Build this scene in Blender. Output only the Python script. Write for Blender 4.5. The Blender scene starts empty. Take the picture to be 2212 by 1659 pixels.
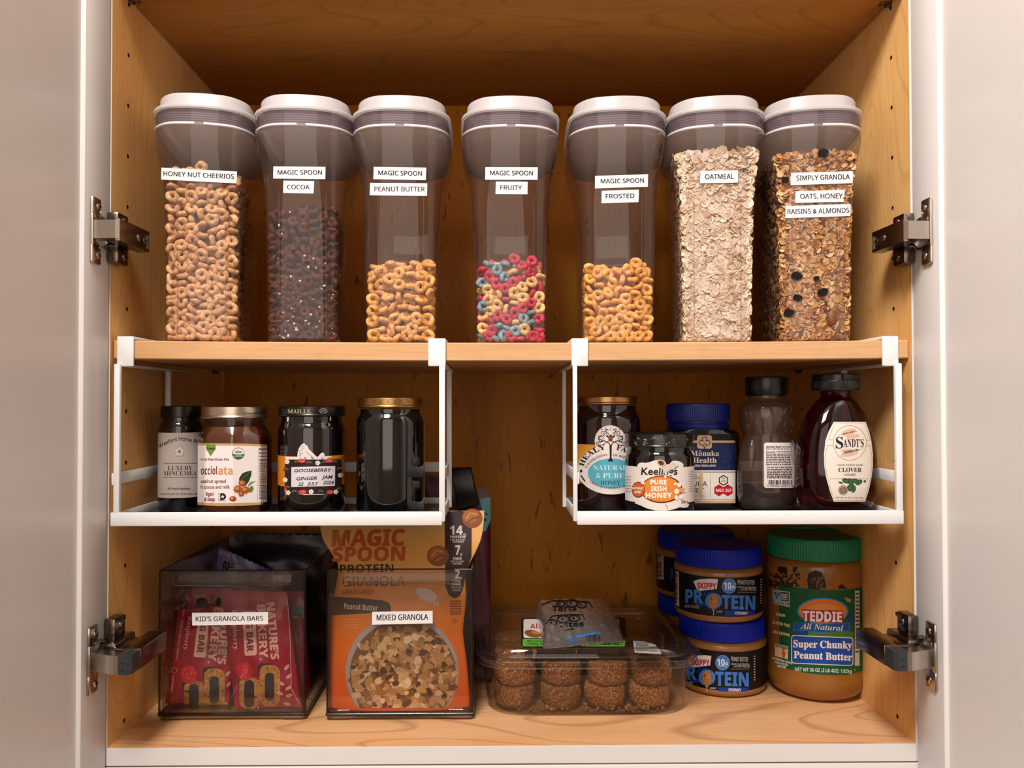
import bpy, bmesh, math, random
import numpy as np
from mathutils import Vector, Matrix
from mathutils.geometry import tessellate_polygon

S = bpy.context.scene
COL = S.collection
rnd = random.Random(7)

# ---------------------------------------------------------------- camera
F = 1750.0                                  # focal length in pixels of the 2212 px wide frame
CX, CY = 1086.33, 842.11                    # principal point
CAM = np.array([-0.0206, -0.8838, 0.3704])
yaw, pitch, roll = 0.0107, 0.0170, -0.0013
_f = np.array([math.sin(yaw)*math.cos(pitch), math.cos(yaw)*math.cos(pitch), math.sin(pitch)])
_r = np.array([math.cos(yaw), -math.sin(yaw), 0.0]); _u = np.cross(_r, _f)
_r, _u = math.cos(roll)*_r+math.sin(roll)*_u, -math.sin(roll)*_r+math.cos(roll)*_u
RC = np.array([_r, -_u, _f])
cam = bpy.data.cameras.new('camera'); camo = bpy.data.objects.new('camera', cam); COL.objects.link(camo)
cam.sensor_width = 36.0; cam.lens = F/2212*36.0
cam.shift_x = (1106-CX)/2212; cam.shift_y = (CY-829.5)/2212
cam.clip_start = 0.02
camo.matrix_world = Matrix(((_r[0], _u[0], -_f[0], CAM[0]), (_r[1], _u[1], -_f[1], CAM[1]), (_r[2], _u[2], -_f[2], CAM[2]), (0, 0, 0, 1)))
S.camera = camo

# ---------------------------------------------------------------- world, lights, exposure
S.view_settings.view_transform = 'Standard'; S.view_settings.look = 'None'
S.view_settings.exposure = 0.0; S.view_settings.gamma = 1.0; S.view_settings.use_curve_mapping = False
w = bpy.data.worlds.new('kitchen'); S.world = w; w.use_nodes = True
bg = w.node_tree.nodes['Background']; bg.inputs[0].default_value = (1.0, 0.86, 0.74, 1); bg.inputs[1].default_value = 0.02
def area(name, loc, target, sx, sy, power, col):
    l = bpy.data.lights.new(name, 'AREA'); l.shape = 'RECTANGLE'; l.size = sx; l.size_y = sy; l.energy = power; l.color = col
    o = bpy.data.objects.new(name, l); COL.objects.link(o); o.location = loc
    o.rotation_euler = (Vector(target)-Vector(loc)).to_track_quat('-Z', 'Y').to_euler()
    return o
area('ceiling_lamp', (-0.34, -1.15, 1.85), (0.05, 0.05, 0.35), 0.50, 0.50, 49, (1.0, 0.97, 0.94))
area('front_fill_panel', (-0.25, -2.3, 0.90), (0.0, 0.0, 0.55), 1.4, 1.9, 14, (1.0, 0.90, 0.82))  # emitter added behind the camera for canister reflections and front fill
S.cycles.max_bounces = 12; S.cycles.transparent_max_bounces = 40; S.cycles.glossy_bounces = 4
S.cycles.caustics_reflective = False; S.cycles.caustics_refractive = False

# ---------------------------------------------------------------- pixels to places
def ray(px, py):
    px, py = np.asarray(px, float), np.asarray(py, float)
    return np.stack([(px-CX)/F, (py-CY)/F, np.ones_like(px)], -1) @ RC
def at(px, py, Y):                          # the point of depth Y seen at a pixel of the photograph
    d = ray(px, py); return Vector(CAM+d*(Y-CAM[1])/d[1])
def atz(px, py, Z):
    d = ray(px, py); return Vector(CAM+d*(Z-CAM[2])/d[2])

# ---------------------------------------------------------------- materials
def lin(c):
    if isinstance(c, str): c = tuple(int(c[i:i+2], 16) for i in (0, 2, 4))
    return tuple(((x/255)/12.92 if x/255 <= .04045 else ((x/255+.055)/1.055)**2.4) for x in c)
MATS = {}
def nm(name):
    m = bpy.data.materials.new(name); m.use_nodes = True; nt = m.node_tree; nt.nodes.clear()
    out = nt.nodes.new('ShaderNodeOutputMaterial')
    return m, nt, out
def N(nt, t, **kw):
    n = nt.nodes.new('ShaderNode'+t)
    for k, v in kw.items():
        if k.startswith('i_'):
            key = k[2:]; key = int(key) if key.isdigit() else key.replace('_', ' ')
            n.inputs[key].default_value = v
        else: setattr(n, k, v)
    return n
def L(nt, a, ao, b, bi): nt.links.new(a.outputs[ao], b.inputs[bi])
def plain(name, col, rough=.5, metal=0., spec=.5, coat=0., bump=0., bscale=200, sss=0., trans=0.):
    if name in MATS: return MATS[name]
    m, nt, out = nm(name); c = lin(col)+(1,)
    b = N(nt, 'BsdfPrincipled'); L(nt, b, 0, out, 0)
    b.inputs['Base Color'].default_value = c; b.inputs['Roughness'].default_value = rough; b.inputs['Metallic'].default_value = metal
    b.inputs['Specular IOR Level'].default_value = spec; b.inputs['Coat Weight'].default_value = coat; b.inputs['Coat Roughness'].default_value = .05
    if sss: b.inputs['Subsurface Weight'].default_value = sss; b.inputs['Subsurface Radius'].default_value = (.004, .002, .001)
    tc = N(nt, 'TexCoord'); nz = N(nt, 'TexNoise'); nz.inputs['Scale'].default_value = bscale; nz.inputs['Detail'].default_value = 3
    L(nt, tc, 'Object', nz, 'Vector')
    mr = N(nt, 'MapRange'); mr.inputs[3].default_value = max(0, rough-.04); mr.inputs[4].default_value = min(1, rough+.04); L(nt, nz, 0, mr, 0); L(nt, mr, 0, b, 'Roughness')
    if bump:
        bp = N(nt, 'Bump'); bp.inputs['Strength'].default_value = bump; bp.inputs['Distance'].default_value = .002
        L(nt, nz, 0, bp, 'Height'); L(nt, bp, 0, b, 'Normal')
    MATS[name] = m; return m
def ink(col, rough=.45):
    if not isinstance(col, str): col = '%02x%02x%02x' % tuple(col)
    return plain('print '+col, col, rough, spec=.3)
def speck(name, cols, scale, rough=.6, bump=.6, bdist=.001, bsc=None, detail=4, varies=0., spec=.3, coord='Object'):
    # colour ramp over noise: food surfaces
    if name in MATS: return MATS[name]
    m, nt, out = nm(name); b = N(nt, 'BsdfPrincipled'); L(nt, b, 0, out, 0)
    tc = N(nt, 'TexCoord'); nz = N(nt, 'TexNoise'); nz.inputs['Scale'].default_value = scale; nz.inputs['Detail'].default_value = detail
    L(nt, tc, coord, nz, 'Vector')
    cr = N(nt, 'ValToRGB'); e = cr.color_ramp.elements
    while len(e) > 1: e.remove(e[-1])
    for i, (p, c) in enumerate(cols):
        if i == 0: e[0].position = p; e[0].color = lin(c)+(1,)
        else: el = e.new(p); el.color = lin(c)+(1,)
    L(nt, nz, 0, cr, 0)
    if varies:
        oi = N(nt, 'ObjectInfo'); hs = N(nt, 'HueSaturation'); mr = N(nt, 'MapRange'); mr.inputs[3].default_value = 1-varies; mr.inputs[4].default_value = 1+varies
        L(nt, oi, 'Random', mr, 0); L(nt, mr, 0, hs, 'Value'); L(nt, cr, 0, hs, 'Color'); L(nt, hs, 0, b, 'Base Color')
    else: L(nt, cr, 0, b, 'Base Color')
    b.inputs['Roughness'].default_value = rough; b.inputs['Specular IOR Level'].default_value = spec
    n2 = N(nt, 'TexNoise'); n2.inputs['Scale'].default_value = bsc or scale*2; n2.inputs['Detail'].default_value = 3; L(nt, tc, coord, n2, 'Vector')
    bp = N(nt, 'Bump'); bp.inputs['Strength'].default_value = bump; bp.inputs['Distance'].default_value = bdist
    L(nt, n2, 0, bp, 'Height'); L(nt, bp, 0, b, 'Normal')
    MATS[name] = m; return m
def clear(name, tint=(.93, .91, .90), edge=(.45, .40, .38), rough=.02, ior=1.45, gloss=(1, 1, 1), bl=.35, haze=0.):
    # thin clear plastic or glass: passes light, darkens where it is seen edge-on, reflects by Fresnel
    if name in MATS: return MATS[name]
    m, nt, out = nm(name)
    lw = N(nt, 'LayerWeight'); lw.inputs['Blend'].default_value = bl
    mx = N(nt, 'MixRGB'); mx.inputs[1].default_value = tint+(1,); mx.inputs[2].default_value = edge+(1,); L(nt, lw, 'Facing', mx, 0)
    t = N(nt, 'BsdfTransparent'); L(nt, mx, 0, t, 0)
    g = N(nt, 'BsdfGlossy'); g.inputs['Color'].default_value = gloss+(1,); g.inputs['Roughness'].default_value = rough
    ge = N(nt, 'NewGeometry'); mr = N(nt, 'MapRange'); mr.inputs[3].default_value = ior; mr.inputs[4].default_value = 1/ior; L(nt, ge, 'Backfacing', mr, 0)
    fr = N(nt, 'Fresnel'); L(nt, mr, 0, fr, 'IOR')             # a thin sheet reflects alike from both sides
    ms = N(nt, 'MixShader'); L(nt, fr, 0, ms, 0); L(nt, t, 0, ms, 1); L(nt, g, 0, ms, 2)
    if haze:                                     # diffuse veil mixed in for soft reflections and highlights
        df = N(nt, 'BsdfDiffuse'); df.inputs[0].default_value = (.80, .64, .54, 1); mh = N(nt, 'MixShader'); mh.inputs[0].default_value = haze; L(nt, ms, 0, mh, 1); L(nt, df, 0, mh, 2); ms = mh
    L(nt, ms, 0, out, 0)
    MATS[name] = m; return m
def milky(name, col, tl=.4, rough=.35, clr=0.):
    # white plastic that lets some light through
    if name in MATS: return MATS[name]
    m, nt, out = nm(name); c = lin(col)+(1,); b = N(nt, 'BsdfPrincipled'); b.inputs['Base Color'].default_value = c; b.inputs['Roughness'].default_value = rough
    t = N(nt, 'BsdfTranslucent'); t.inputs[0].default_value = c; ms = N(nt, 'MixShader'); ms.inputs[0].default_value = tl; L(nt, b, 0, ms, 1); L(nt, t, 0, ms, 2)
    if clr:
        tr = N(nt, 'BsdfTransparent'); tr.inputs[0].default_value = c; m2 = N(nt, 'MixShader'); m2.inputs[0].default_value = clr; L(nt, ms, 0, m2, 1); L(nt, tr, 0, m2, 2); ms = m2
    L(nt, ms, 0, out, 0); MATS[name] = m; return m
def wood(name, axis, light, mid, dark, rings=1.0, knots=0., seed=0., rough=.40, spec=.25):
    # maple: long fibres, soft figure, thin growth-ring lines; axis is the grain direction
    m, nt, out = nm(name); b = N(nt, 'BsdfPrincipled'); L(nt, b, 0, out, 0)
    tc = N(nt, 'TexCoord')
    def mp(s, off=0):
        n = N(nt, 'Mapping'); sc = [s[1], s[1], s[1]]; sc[axis] = s[0]; n.inputs['Scale'].default_value = sc
        n.inputs['Location'].default_value = (seed+off, seed*1.7+off, seed*.6-off); L(nt, tc, 'Object', n, 'Vector'); return n
    a = mp((2.0, 9.0)); n1 = N(nt, 'TexNoise'); n1.inputs['Scale'].default_value = 1.0; n1.inputs['Detail'].default_value = 4; n1.inputs['Distortion'].default_value = .6; L(nt, a, 0, n1, 'Vector')
    f = mp((14.0, 420.0), 3); n2 = N(nt, 'TexNoise'); n2.inputs['Scale'].default_value = 1.0; n2.inputs['Detail'].default_value = 3; L(nt, f, 0, n2, 'Vector')
    # rings: contour lines of a stretched noise
    r = mp((1.1, 5.5), 7); n3 = N(nt, 'TexNoise'); n3.inputs['Scale'].default_value = 1.0; n3.inputs['Detail'].default_value = 1.5; n3.inputs['Distortion'].default_value = .35; L(nt, r, 0, n3, 'Vector')
    mu = N(nt, 'Math', operation='MULTIPLY'); mu.inputs[1].default_value = 34.0; L(nt, n3, 0, mu, 0)
    fr = N(nt, 'Math', operation='FRACT'); L(nt, mu, 0, fr, 0)
    c3 = N(nt, 'ValToRGB'); e = c3.color_ramp.elements; e[0].position = 0; e[0].color = (1, 1, 1, 1); e[1].position = .07; e[1].color = (0, 0, 0, 1); el = e.new(.86); el.color = (0, 0, 0, 1); el = e.new(1.0); el.color = (.9, .9, .9, 1); L(nt, fr, 0, c3, 0)
    c1 = N(nt, 'ValToRGB'); e = c1.color_ramp.elements; e[0].position = .3; e[0].color = lin(mid)+(1,); e[1].position = .68; e[1].color = lin(light)+(1,); L(nt, n1, 0, c1, 0)
    m1 = N(nt, 'MixRGB'); m1.inputs[2].default_value = lin(dark)+(1,); L(nt, c1, 0, m1, 1)
    k = N(nt, 'Math', operation='MULTIPLY'); k.inputs[1].default_value = .34*rings; L(nt, c3, 0, k, 0); L(nt, k, 0, m1, 0)
    m2 = N(nt, 'MixRGB', blend_type='MULTIPLY'); m2.inputs[0].default_value = .20; L(nt, m1, 0, m2, 1)
    c2 = N(nt, 'ValToRGB'); c2.color_ramp.elements[0].position = .35; c2.color_ramp.elements[0].color = (.62, .5, .4, 1); c2.color_ramp.elements[1].position = .6; L(nt, n2, 0, c2, 0); L(nt, c2, 0, m2, 2)
    last = m2
    if knots:                                   # short dark mineral streaks along the grain
        kk = mp((20.0, 85.0), 11); n4 = N(nt, 'TexNoise'); n4.inputs['Scale'].default_value = 1.0; n4.inputs['Detail'].default_value = 2; n4.inputs['Distortion'].default_value = .8; L(nt, kk, 0, n4, 'Vector')
        c4 = N(nt, 'ValToRGB'); c4.color_ramp.elements[0].position = .655; c4.color_ramp.elements[0].color = (0, 0, 0, 1); c4.color_ramp.elements[1].position = .70; c4.color_ramp.elements[1].color = (knots, knots, knots, 1); L(nt, n4, 0, c4, 0)
        m3 = N(nt, 'MixRGB'); m3.inputs[2].default_value = lin('3a1c08')+(1,); L(nt, m2, 0, m3, 1); L(nt, c4, 0, m3, 0); last = m3
    L(nt, last, 0, b, 'Base Color'); b.inputs['Roughness'].default_value = rough; b.inputs['Specular IOR Level'].default_value = spec
    bp = N(nt, 'Bump'); bp.inputs['Strength'].default_value = .06; bp.inputs['Distance'].default_value = .0006; L(nt, n2, 0, bp, 'Height'); L(nt, bp, 0, b, 'Normal')
    MATS[name] = m; return m

# ---------------------------------------------------------------- mesh building
class MB:
    def __init__(s): s.v = []; s.f = []; s.m = []
    def add(s, v, f, mi=0):
        o = len(s.v); s.v += [tuple(p) for p in v]; s.f += [tuple(i+o for i in q) for q in f]; s.m += [mi]*len(f); return s
    def box(s, x0, x1, y0, y1, z0, z1, mi=0, bev=0., seg=2):
        bm = bmesh.new(); bmesh.ops.create_cube(bm, size=1)
        for v in bm.verts: v.co = Vector(((x0+x1)/2+v.co.x*(x1-x0), (y0+y1)/2+v.co.y*(y1-y0), (z0+z1)/2+v.co.z*(z1-z0)))
        if bev: bmesh.ops.bevel(bm, geom=bm.edges[:], offset=bev, segments=seg, affect='EDGES', profile=.5)
        s.bm(bm, mi); return s
    def bm(s, bm, mi=0):
        bm.verts.index_update(); s.add([v.co[:] for v in bm.verts], [[v.index for v in f.verts] for f in bm.faces], mi); bm.free()
    def loft(s, rings, mi=0, cap0=True, cap1=True, closed=True):
        n = len(rings[0]); v = [p for r in rings for p in r]; f = []
        for k in range(len(rings)-1):
            for i in range(n if closed else n-1):
                j = (i+1) % n; f.append((k*n+i, k*n+j, (k+1)*n+j, (k+1)*n+i))
        if cap0: f.append(tuple(reversed(range(n))))
        if cap1: f.append(tuple(range((len(rings)-1)*n, len(rings)*n)))
        s.add(v, f, mi); return s
    def lathe(s, prof, n=48, mi=0, c=(0, 0), cap0=True, cap1=True, sq=1.0):
        rings = [[(c[0]+r*math.cos(2*math.pi*i/n), c[1]+sq*r*math.sin(2*math.pi*i/n), z) for i in range(n)] for r, z in prof]
        return s.loft(rings, mi, cap0, cap1)
    def tube(s, path, r, n=8, mi=0, closed=False, flat=None):
        P = [Vector(p) for p in path]; rings = []; K = len(P); up = None
        for i, p in enumerate(P):
            a = P[i-1] if (i or closed) else p; b = P[(i+1) % K] if (i < K-1 or closed) else p
            t = (b-a).normalized()
            if up is None: up = Vector((0, 0, 1)) if abs(t.z) < .9 else Vector((1, 0, 0))
            x = t.cross(up)
            if x.length < 1e-6: x = t.cross(Vector((0, 1, 0)))
            x.normalize(); y = x.cross(t); rr = r[i] if isinstance(r, (list, tuple)) else r
            rings.append([p+x*(rr*math.cos(2*math.pi*j/n))+y*(rr*math.sin(2*math.pi*j/n)) for j in range(n)])
        if closed: rings.append(rings[0])
        return s.loft(rings, mi, not closed, not closed)
    def prism(s, pts, a, b, axis=1, mi=0):       # polygon (two coords) extruded along the axis from a to b
        def mk(p, t):
            q = list(p); q.insert(axis, t); return tuple(q)
        n = len(pts); s.add([mk(p, a) for p in pts]+[mk(p, b) for p in pts],
              [tuple(range(n)), tuple(reversed(range(n, 2*n)))]+[(i, n+i, n+(i+1) % n, (i+1) % n) for i in range(n)], mi); return s
    def xf(s, M): s.v = [tuple(M @ Vector(p)) for p in s.v]; return s
    def mirx(s): s.v = [(-x, y, z) for x, y, z in s.v]; s.f = [tuple(reversed(q)) for q in s.f]; return s
    def obj(s, name, mats, parent=None, ang=38, smooth=True, fixn=True, local=True):
        me = bpy.data.meshes.new(name); me.from_pydata(s.v, [], s.f)
        for m in (mats if isinstance(mats, (list, tuple)) else [mats]): me.materials.append(m)
        me.polygons.foreach_set('material_index', s.m); me.update()
        if fixn:
            bm = bmesh.new(); bm.from_mesh(me); bmesh.ops.recalc_face_normals(bm, faces=bm.faces[:]); bm.to_mesh(me); bm.free()
        if smooth:
            me.polygons.foreach_set('use_smooth', [True]*len(me.polygons)); me.set_sharp_from_angle(angle=math.radians(ang))
        o = bpy.data.objects.new(name, me); COL.objects.link(o)
        if parent is not None:
            o.parent = parent
            if not local: o.matrix_local = mw(parent).inverted()
        return o
def mw(o): return Matrix.Translation(o.location) @ o.rotation_euler.to_matrix().to_4x4()
def tag(o, label=None, cat=None, group=None, kind=None):
    if label: o['label'] = label
    if cat: o['category'] = cat
    if group: o['group'] = group
    if kind: o['kind'] = kind
    return o
def thing(name, label, cat, loc=(0, 0, 0), rz=0., group=None):
    o = bpy.data.objects.new(name, None); COL.objects.link(o); o.location = loc; o.rotation_euler = (0, 0, rz); o.empty_display_size = .01
    return tag(o, label, cat, group)
def rrect(hw, hd, r, bulge=0., side=0., n=6, k=6):
    # rounded rectangle outline, front and back bowed out by bulge, sides by side
    pts = []
    for (sx, sy, a0) in ((1, -1, -90), (1, 1, 0), (-1, 1, 90), (-1, -1, 180)):
        for i in range(n+1):
            a = math.radians(a0+90*i/n); pts.append((sx*(hw-r)+r*math.cos(a), sy*(hd-r)+r*math.sin(a)))
        a = math.radians(a0+90); p = pts[-1]
        nx = {(1, -1): (hw, hd-r), (1, 1): (-(hw-r), hd), (-1, 1): (-hw, -(hd-r)), (-1, -1): (hw-r, -hd)}[(sx, sy)]
        for i in range(1, k): t = i/k; pts.append((p[0]+(nx[0]-p[0])*t, p[1]+(nx[1]-p[1])*t))
    out = []
    for x, y in pts:
        fy = max(0, 1-(x/hw)**2)*bulge*(abs(y)/hd); fx = max(0, 1-(y/hd)**2)*side*(abs(x)/hw)
        out.append((x+(fx if x > 0 else -fx), y+(fy if y > 0 else -fy)))
    return out

# ---------------------------------------------------------------- printed labels
TXT = {}
def _cp(s, U, Lo, D):
    o = ''
    for ch in s:
        if 'A' <= ch <= 'Z': o += chr(U+ord(ch)-65)
        elif 'a' <= ch <= 'z': o += chr(Lo+ord(ch)-97)
        elif '0' <= ch <= '9': o += chr(D+ord(ch)-48)
        else: o += ch
    return o
STY = {'': (None, 0), 'b': (None, .018), 'B': (None, .036), 'S': ((0x1D400, 0x1D41A, 0x1D7CE), 0), 's': ((0x1D400, 0x1D41A, 0x1D7CE), -.012), 'SB': ((0x1D400, 0x1D41A, 0x1D7CE), .016),
       'I': ((0x1D468, 0x1D482, 0x1D7CE), 0), 'IB': ((0x1D468, 0x1D482, 0x1D7CE), .016), 'N': ((0x1D5D4, 0x1D5EE, 0x1D7EC), 0), 'NB': ((0x1D5D4, 0x1D5EE, 0x1D7EC), .022), 'n': ((0x1D5A0, 0x1D5BA, 0x1D7E2), 0), 'C': ((0x1D4D0, 0x1D4EA, 0x1D7CE), -.004)}
def tmesh(s, sty):
    if (s, sty) in TXT: return TXT[(s, sty)]
    tbl, off = STY[sty]
    c = bpy.data.curves.new('lettering', 'FONT'); c.body = _cp(s, *tbl) if tbl else s; c.size = 1; c.offset = off; c.resolution_u = 3; c.fill_mode = 'FRONT'
    o = bpy.data.objects.new('lettering', c); me = o.to_mesh()
    v = np.array([q.co[:2] for q in me.vertices]) if len(me.vertices) else np.zeros((1, 2)); f = [tuple(p.vertices) for p in me.polygons]
    o.to_mesh_clear(); bpy.data.objects.remove(o); bpy.data.curves.remove(c)
    TXT[(s, sty)] = (v, f); return v, f
def caph(sty): return tmesh('H', sty)[0][:, 1].max()

class Surf:                                     # a surface y = f(x, z) in the frame of a thing
    def __init__(s, M, f, y0, y1, xlim=None): s.M = M; s.f = f; s.y0 = y0; s.y1 = y1; s.xl = xlim
    def map(s, px, py, h):
        Mi = np.array(s.M.inverted()); d = ray(px, py) @ Mi[:3, :3].T; o = Mi[:3, :3] @ CAM+Mi[:3, 3]
        def P(y): t = (y-o[1])/d[:, 1]; return o[0]+d[:, 0]*t, o[2]+d[:, 2]*t
        n = len(d); lo = np.full(n, s.y0); hi = np.full(n, s.y1); done = np.zeros(n, bool); prev = np.full(n, s.y0)
        for y in np.linspace(s.y0, s.y1, 60)[1:]:
            yy = np.full(n, y); x, z = P(yy); hit = (yy-s.f(x, z) >= 0) & ~done
            lo[hit] = prev[hit]; hi[hit] = y; done |= hit; prev = yy
        for _ in range(26):
            mid = (lo+hi)/2; x, z = P(mid); g = mid-s.f(x, z) >= 0
            hi = np.where(g, mid, hi); lo = np.where(g, lo, mid)
        x, z = P((lo+hi)/2)
        if s.xl: x = np.clip(x, s.xl[0], s.xl[1])
        e = 1e-4; y = s.f(x, z); nx = (s.f(x+e, z)-s.f(x-e, z))/(2*e); nz = (s.f(x, z+e)-s.f(x, z-e))/(2*e)
        nx = np.clip(nx, -6, 6); k = np.sqrt(nx*nx+nz*nz+1)
        return np.stack([x+nx/k*h, y-h/k, z+nz/k*h], 1)
def fcyl(R, R2=None):                           # upright round body
    def f(x, z): return -np.sqrt(np.maximum(0, R*R-x*x))
    return f
class Art:
    # flat shapes and lettering drawn in the pixels of a crop (x0, y0, scale), laid on a surface as thin printed layers
    def __init__(s, surf, crop, step=None, stepy=None): s.S = surf; s.c = crop; s.it = []; s.mats = []; s.step = step; s.stepy = stepy
    def mi(s, col):
        m = col if isinstance(col, bpy.types.Material) else ink(col)
        if m not in s.mats: s.mats.append(m)
        return s.mats.index(m)
    def raw(s, v, f, col, ly): s.it.append((np.asarray(v, float), f, s.mi(col), ly)); return s
    def poly(s, pts, col, ly=1):
        t = tessellate_polygon([[Vector((p[0], p[1], 0)) for p in pts]]); return s.raw(pts, [tuple(x) for x in t], col, ly)
    def rect(s, x0, y0, x1, y1, col, ly=1, r=0, rise=0):
        if r: pts = [(x, y) for (cx, cy, a0) in ((x1-r, y1-r, 0), (x0+r, y1-r, 90), (x0+r, y0+r, 180), (x1-r, y0+r, 270)) for x, y in [(cx+r*math.cos(math.radians(a0+15*i)), cy+r*math.sin(math.radians(a0+15*i))) for i in range(7)]]
        else: pts = [(x0, y0), (x1, y0), (x1, y1), (x0, y1)]
        return s.poly([(x, y+rise*(x-x0)/max(1e-6, x1-x0)) for x, y in pts], col, ly)
    def ell(s, cx, cy, rx, ry, col, ly=1, n=28, rot=0):
        c, q = math.cos(math.radians(rot)), math.sin(math.radians(rot))
        return s.poly([(cx+rx*math.cos(a)*c-ry*math.sin(a)*q, cy+rx*math.cos(a)*q+ry*math.sin(a)*c) for a in [2*math.pi*i/n for i in range(n)]], col, ly)
    def line(s, pts, wd, col, ly=2, closed=False):
        P = np.array(pts, float); K = len(P)
        T = (np.roll(P, -1, 0)-np.roll(P, 1, 0)) if closed else np.gradient(P, axis=0)
        T /= np.maximum(1e-9, np.linalg.norm(T, axis=1))[:, None]; Nn = np.stack([-T[:, 1], T[:, 0]], 1)*wd/2
        v = np.concatenate([P+Nn, P-Nn]); f = [(i, (i+1) % K, K+(i+1) % K, K+i) for i in range(K if closed else K-1)]
        return s.raw(v, f, col, ly)
    def ring(s, cx, cy, rx, ry, wd, col, ly=2, a0=0, a1=360, n=36):
        pts = [(cx+rx*math.cos(math.radians(a0+(a1-a0)*i/n)), cy+ry*math.sin(math.radians(a0+(a1-a0)*i/n))) for i in range(n+(a1-a0 < 360))]
        return s.line(pts, wd, col, ly, a1-a0 >= 360)
    def text4(s, t, A, B, T, col, sty='', ly=3):    # baseline from A to B, cap height from A to T
        v, f = tmesh(t, sty); v = v.copy(); x0, x1 = v[:, 0].min(), v[:, 0].max(); u = (v[:, 0]-x0)/max(1e-6, x1-x0); h = v[:, 1]/caph(sty)
        A, B, T = np.array(A, float), np.array(B, float), np.array(T, float)
        return s.raw(A+u[:, None]*(B-A)+h[:, None]*(T-A), f, col, ly)
    def text(s, t, x0, yb, x1, cap, col, sty='', ly=3, rise=0, lean=0): return s.text4(t, (x0, yb), (x1, yb+rise), (x0+lean, yb-cap), col, sty, ly)
    def arc(s, t, cx, cy, rx, ry, a0, a1, cap, col, sty='', ly=3, low=False):
        v, f = tmesh(t, sty); x0, x1 = v[:, 0].min(), v[:, 0].max(); u = (v[:, 0]-x0)/(x1-x0); h = v[:, 1]/caph(sty)*cap*(-1 if low else 1)
        a = np.radians(a0+(a1-a0)*u); return s.raw(np.stack([cx+(rx+h)*np.cos(a), cy-(ry+h)*np.sin(a)], 1), f, col, ly)
    def fuzz(s, x0, y0, x1, y1, rows, col, ly=3, fill=.6, seed=1, wd=.5, rise=0):  # lines of print too small to read, as broken bars
        r = random.Random(seed); hh = (y1-y0)/rows
        for i in range(rows):
            x = x0
            while x < x1:
                q = min(x1, x+r.uniform(.04, .16)*(x1-x0)); dy = rise*(x-x0)/(x1-x0)
                s.rect(x, y0+i*hh+dy, q, y0+i*hh+hh*wd+dy, col, ly); x = q+r.uniform(.02, .05)*(x1-x0)*(1/fill-.6)
        return s
    def bars(s, x0, y0, x1, y1, col='111111', ly=3, seed=3, vert=True, n=26):      # a bar code
        r = random.Random(seed); tot = (x1-x0) if vert else (y1-y0); p = 0
        while p < tot:
            q = tot/n*r.choice((.4, .6, .9, 1.3))
            if vert: s.rect(x0+p, y0, min(x1, x0+p+q), y1, col, ly)
            else: s.rect(x0, y0+p, x1, min(y1, y0+p+q), col, ly)
            p += q+tot/n*r.choice((.4, .6, 1.0))
        return s
    def build(s, name, parent, dh=.00012, extra=None, label=None):
        bm = bmesh.new(); lay = bm.verts.layers.float.new('h')
        for v, f, mi, ly in s.it:
            vs = []
            for p in v:
                q = bm.verts.new((p[0], p[1], 0)); q[lay] = ly; vs.append(q)
            for t in f:
                try: bm.faces.new([vs[i] for i in t]).material_index = mi
                except ValueError: pass
        xs = [v.co.x for v in bm.verts]; ys = [v.co.y for v in bm.verts]
        for st, ax, lo, hi in ((s.step, 0, min(xs), max(xs)), (s.stepy, 1, min(ys), max(ys))):
            if not st: continue
            k = math.floor(lo/st)+1
            while k*st < hi:
                co = [0, 0, 0]; co[ax] = k*st; no = [0, 0, 0]; no[ax] = 1
                bmesh.ops.bisect_plane(bm, geom=bm.verts[:]+bm.edges[:]+bm.faces[:], plane_co=co, plane_no=no, dist=1e-5); k += 1
        bm.verts.index_update(); P = np.array([v.co[:2] for v in bm.verts]); H = np.array([v[lay] for v in bm.verts])*dh
        X = s.S.map(s.c[0]+P[:, 0]/s.c[2], s.c[1]+P[:, 1]/s.c[2], H)
        mb = MB(); mb.v = [tuple(p) for p in X]; mb.f = [tuple(v.index for v in f.verts) for f in bm.faces]; mb.m = [f.material_index for f in bm.faces]; bm.free()
        if extra:                                # an underlying sheet: (mesh, colour)
            e, col = extra; mb.add(e.v, e.f, s.mi(col))
        o = mb.obj(name, s.mats, parent, smooth=True, fixn=False, ang=60)
        if label: o['label'] = label
        return o
def cylsheet(R, a0, a1, z0, z1, h=.00008, n=40):    # curved sheet on an upright round body; angles from the front, degrees
    m = MB(); v = []
    for z in (z0, z1):
        for i in range(n+1): a = math.radians(a0+(a1-a0)*i/n); v.append(((R+h)*math.sin(a), -(R+h)*math.cos(a), z))
    m.add(v, [(i, i+1, n+2+i, n+1+i) for i in range(n)]); return m
# ---------------------------------------------------------------- shared finishes
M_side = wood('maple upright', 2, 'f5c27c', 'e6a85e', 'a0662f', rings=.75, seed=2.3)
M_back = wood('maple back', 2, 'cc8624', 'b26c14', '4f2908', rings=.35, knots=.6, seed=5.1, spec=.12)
M_flat = wood('maple floor', 0, 'e4b080', 'd69c68', '8a4c1c', rings=1.35, seed=9.4)
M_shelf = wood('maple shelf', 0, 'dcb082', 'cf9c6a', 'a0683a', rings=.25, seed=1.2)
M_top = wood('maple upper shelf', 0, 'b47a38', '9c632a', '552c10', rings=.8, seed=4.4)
M_paint = plain('greige paint', 'eae5e1', .32, spec=.5)
M_white = plain('white coated steel', 'eceae8', .38, spec=.45)
M_lid = plain('white lid plastic', 'dcd6d4', .3, spec=.5)
M_nick = plain('nickel steel', 'c4bab0', .22, metal=1.)
M_nickd = plain('dark nickel steel', '7d7066', .24, metal=1.)
M_damp = plain('grey damper plastic', '303236', .45)
M_blackm = plain('recess shade black', '0c0a0a', .6)  # black put in for the shade of slots and grooves
M_tray = plain('grey tray sheet', '4b4641', .5)
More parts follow.
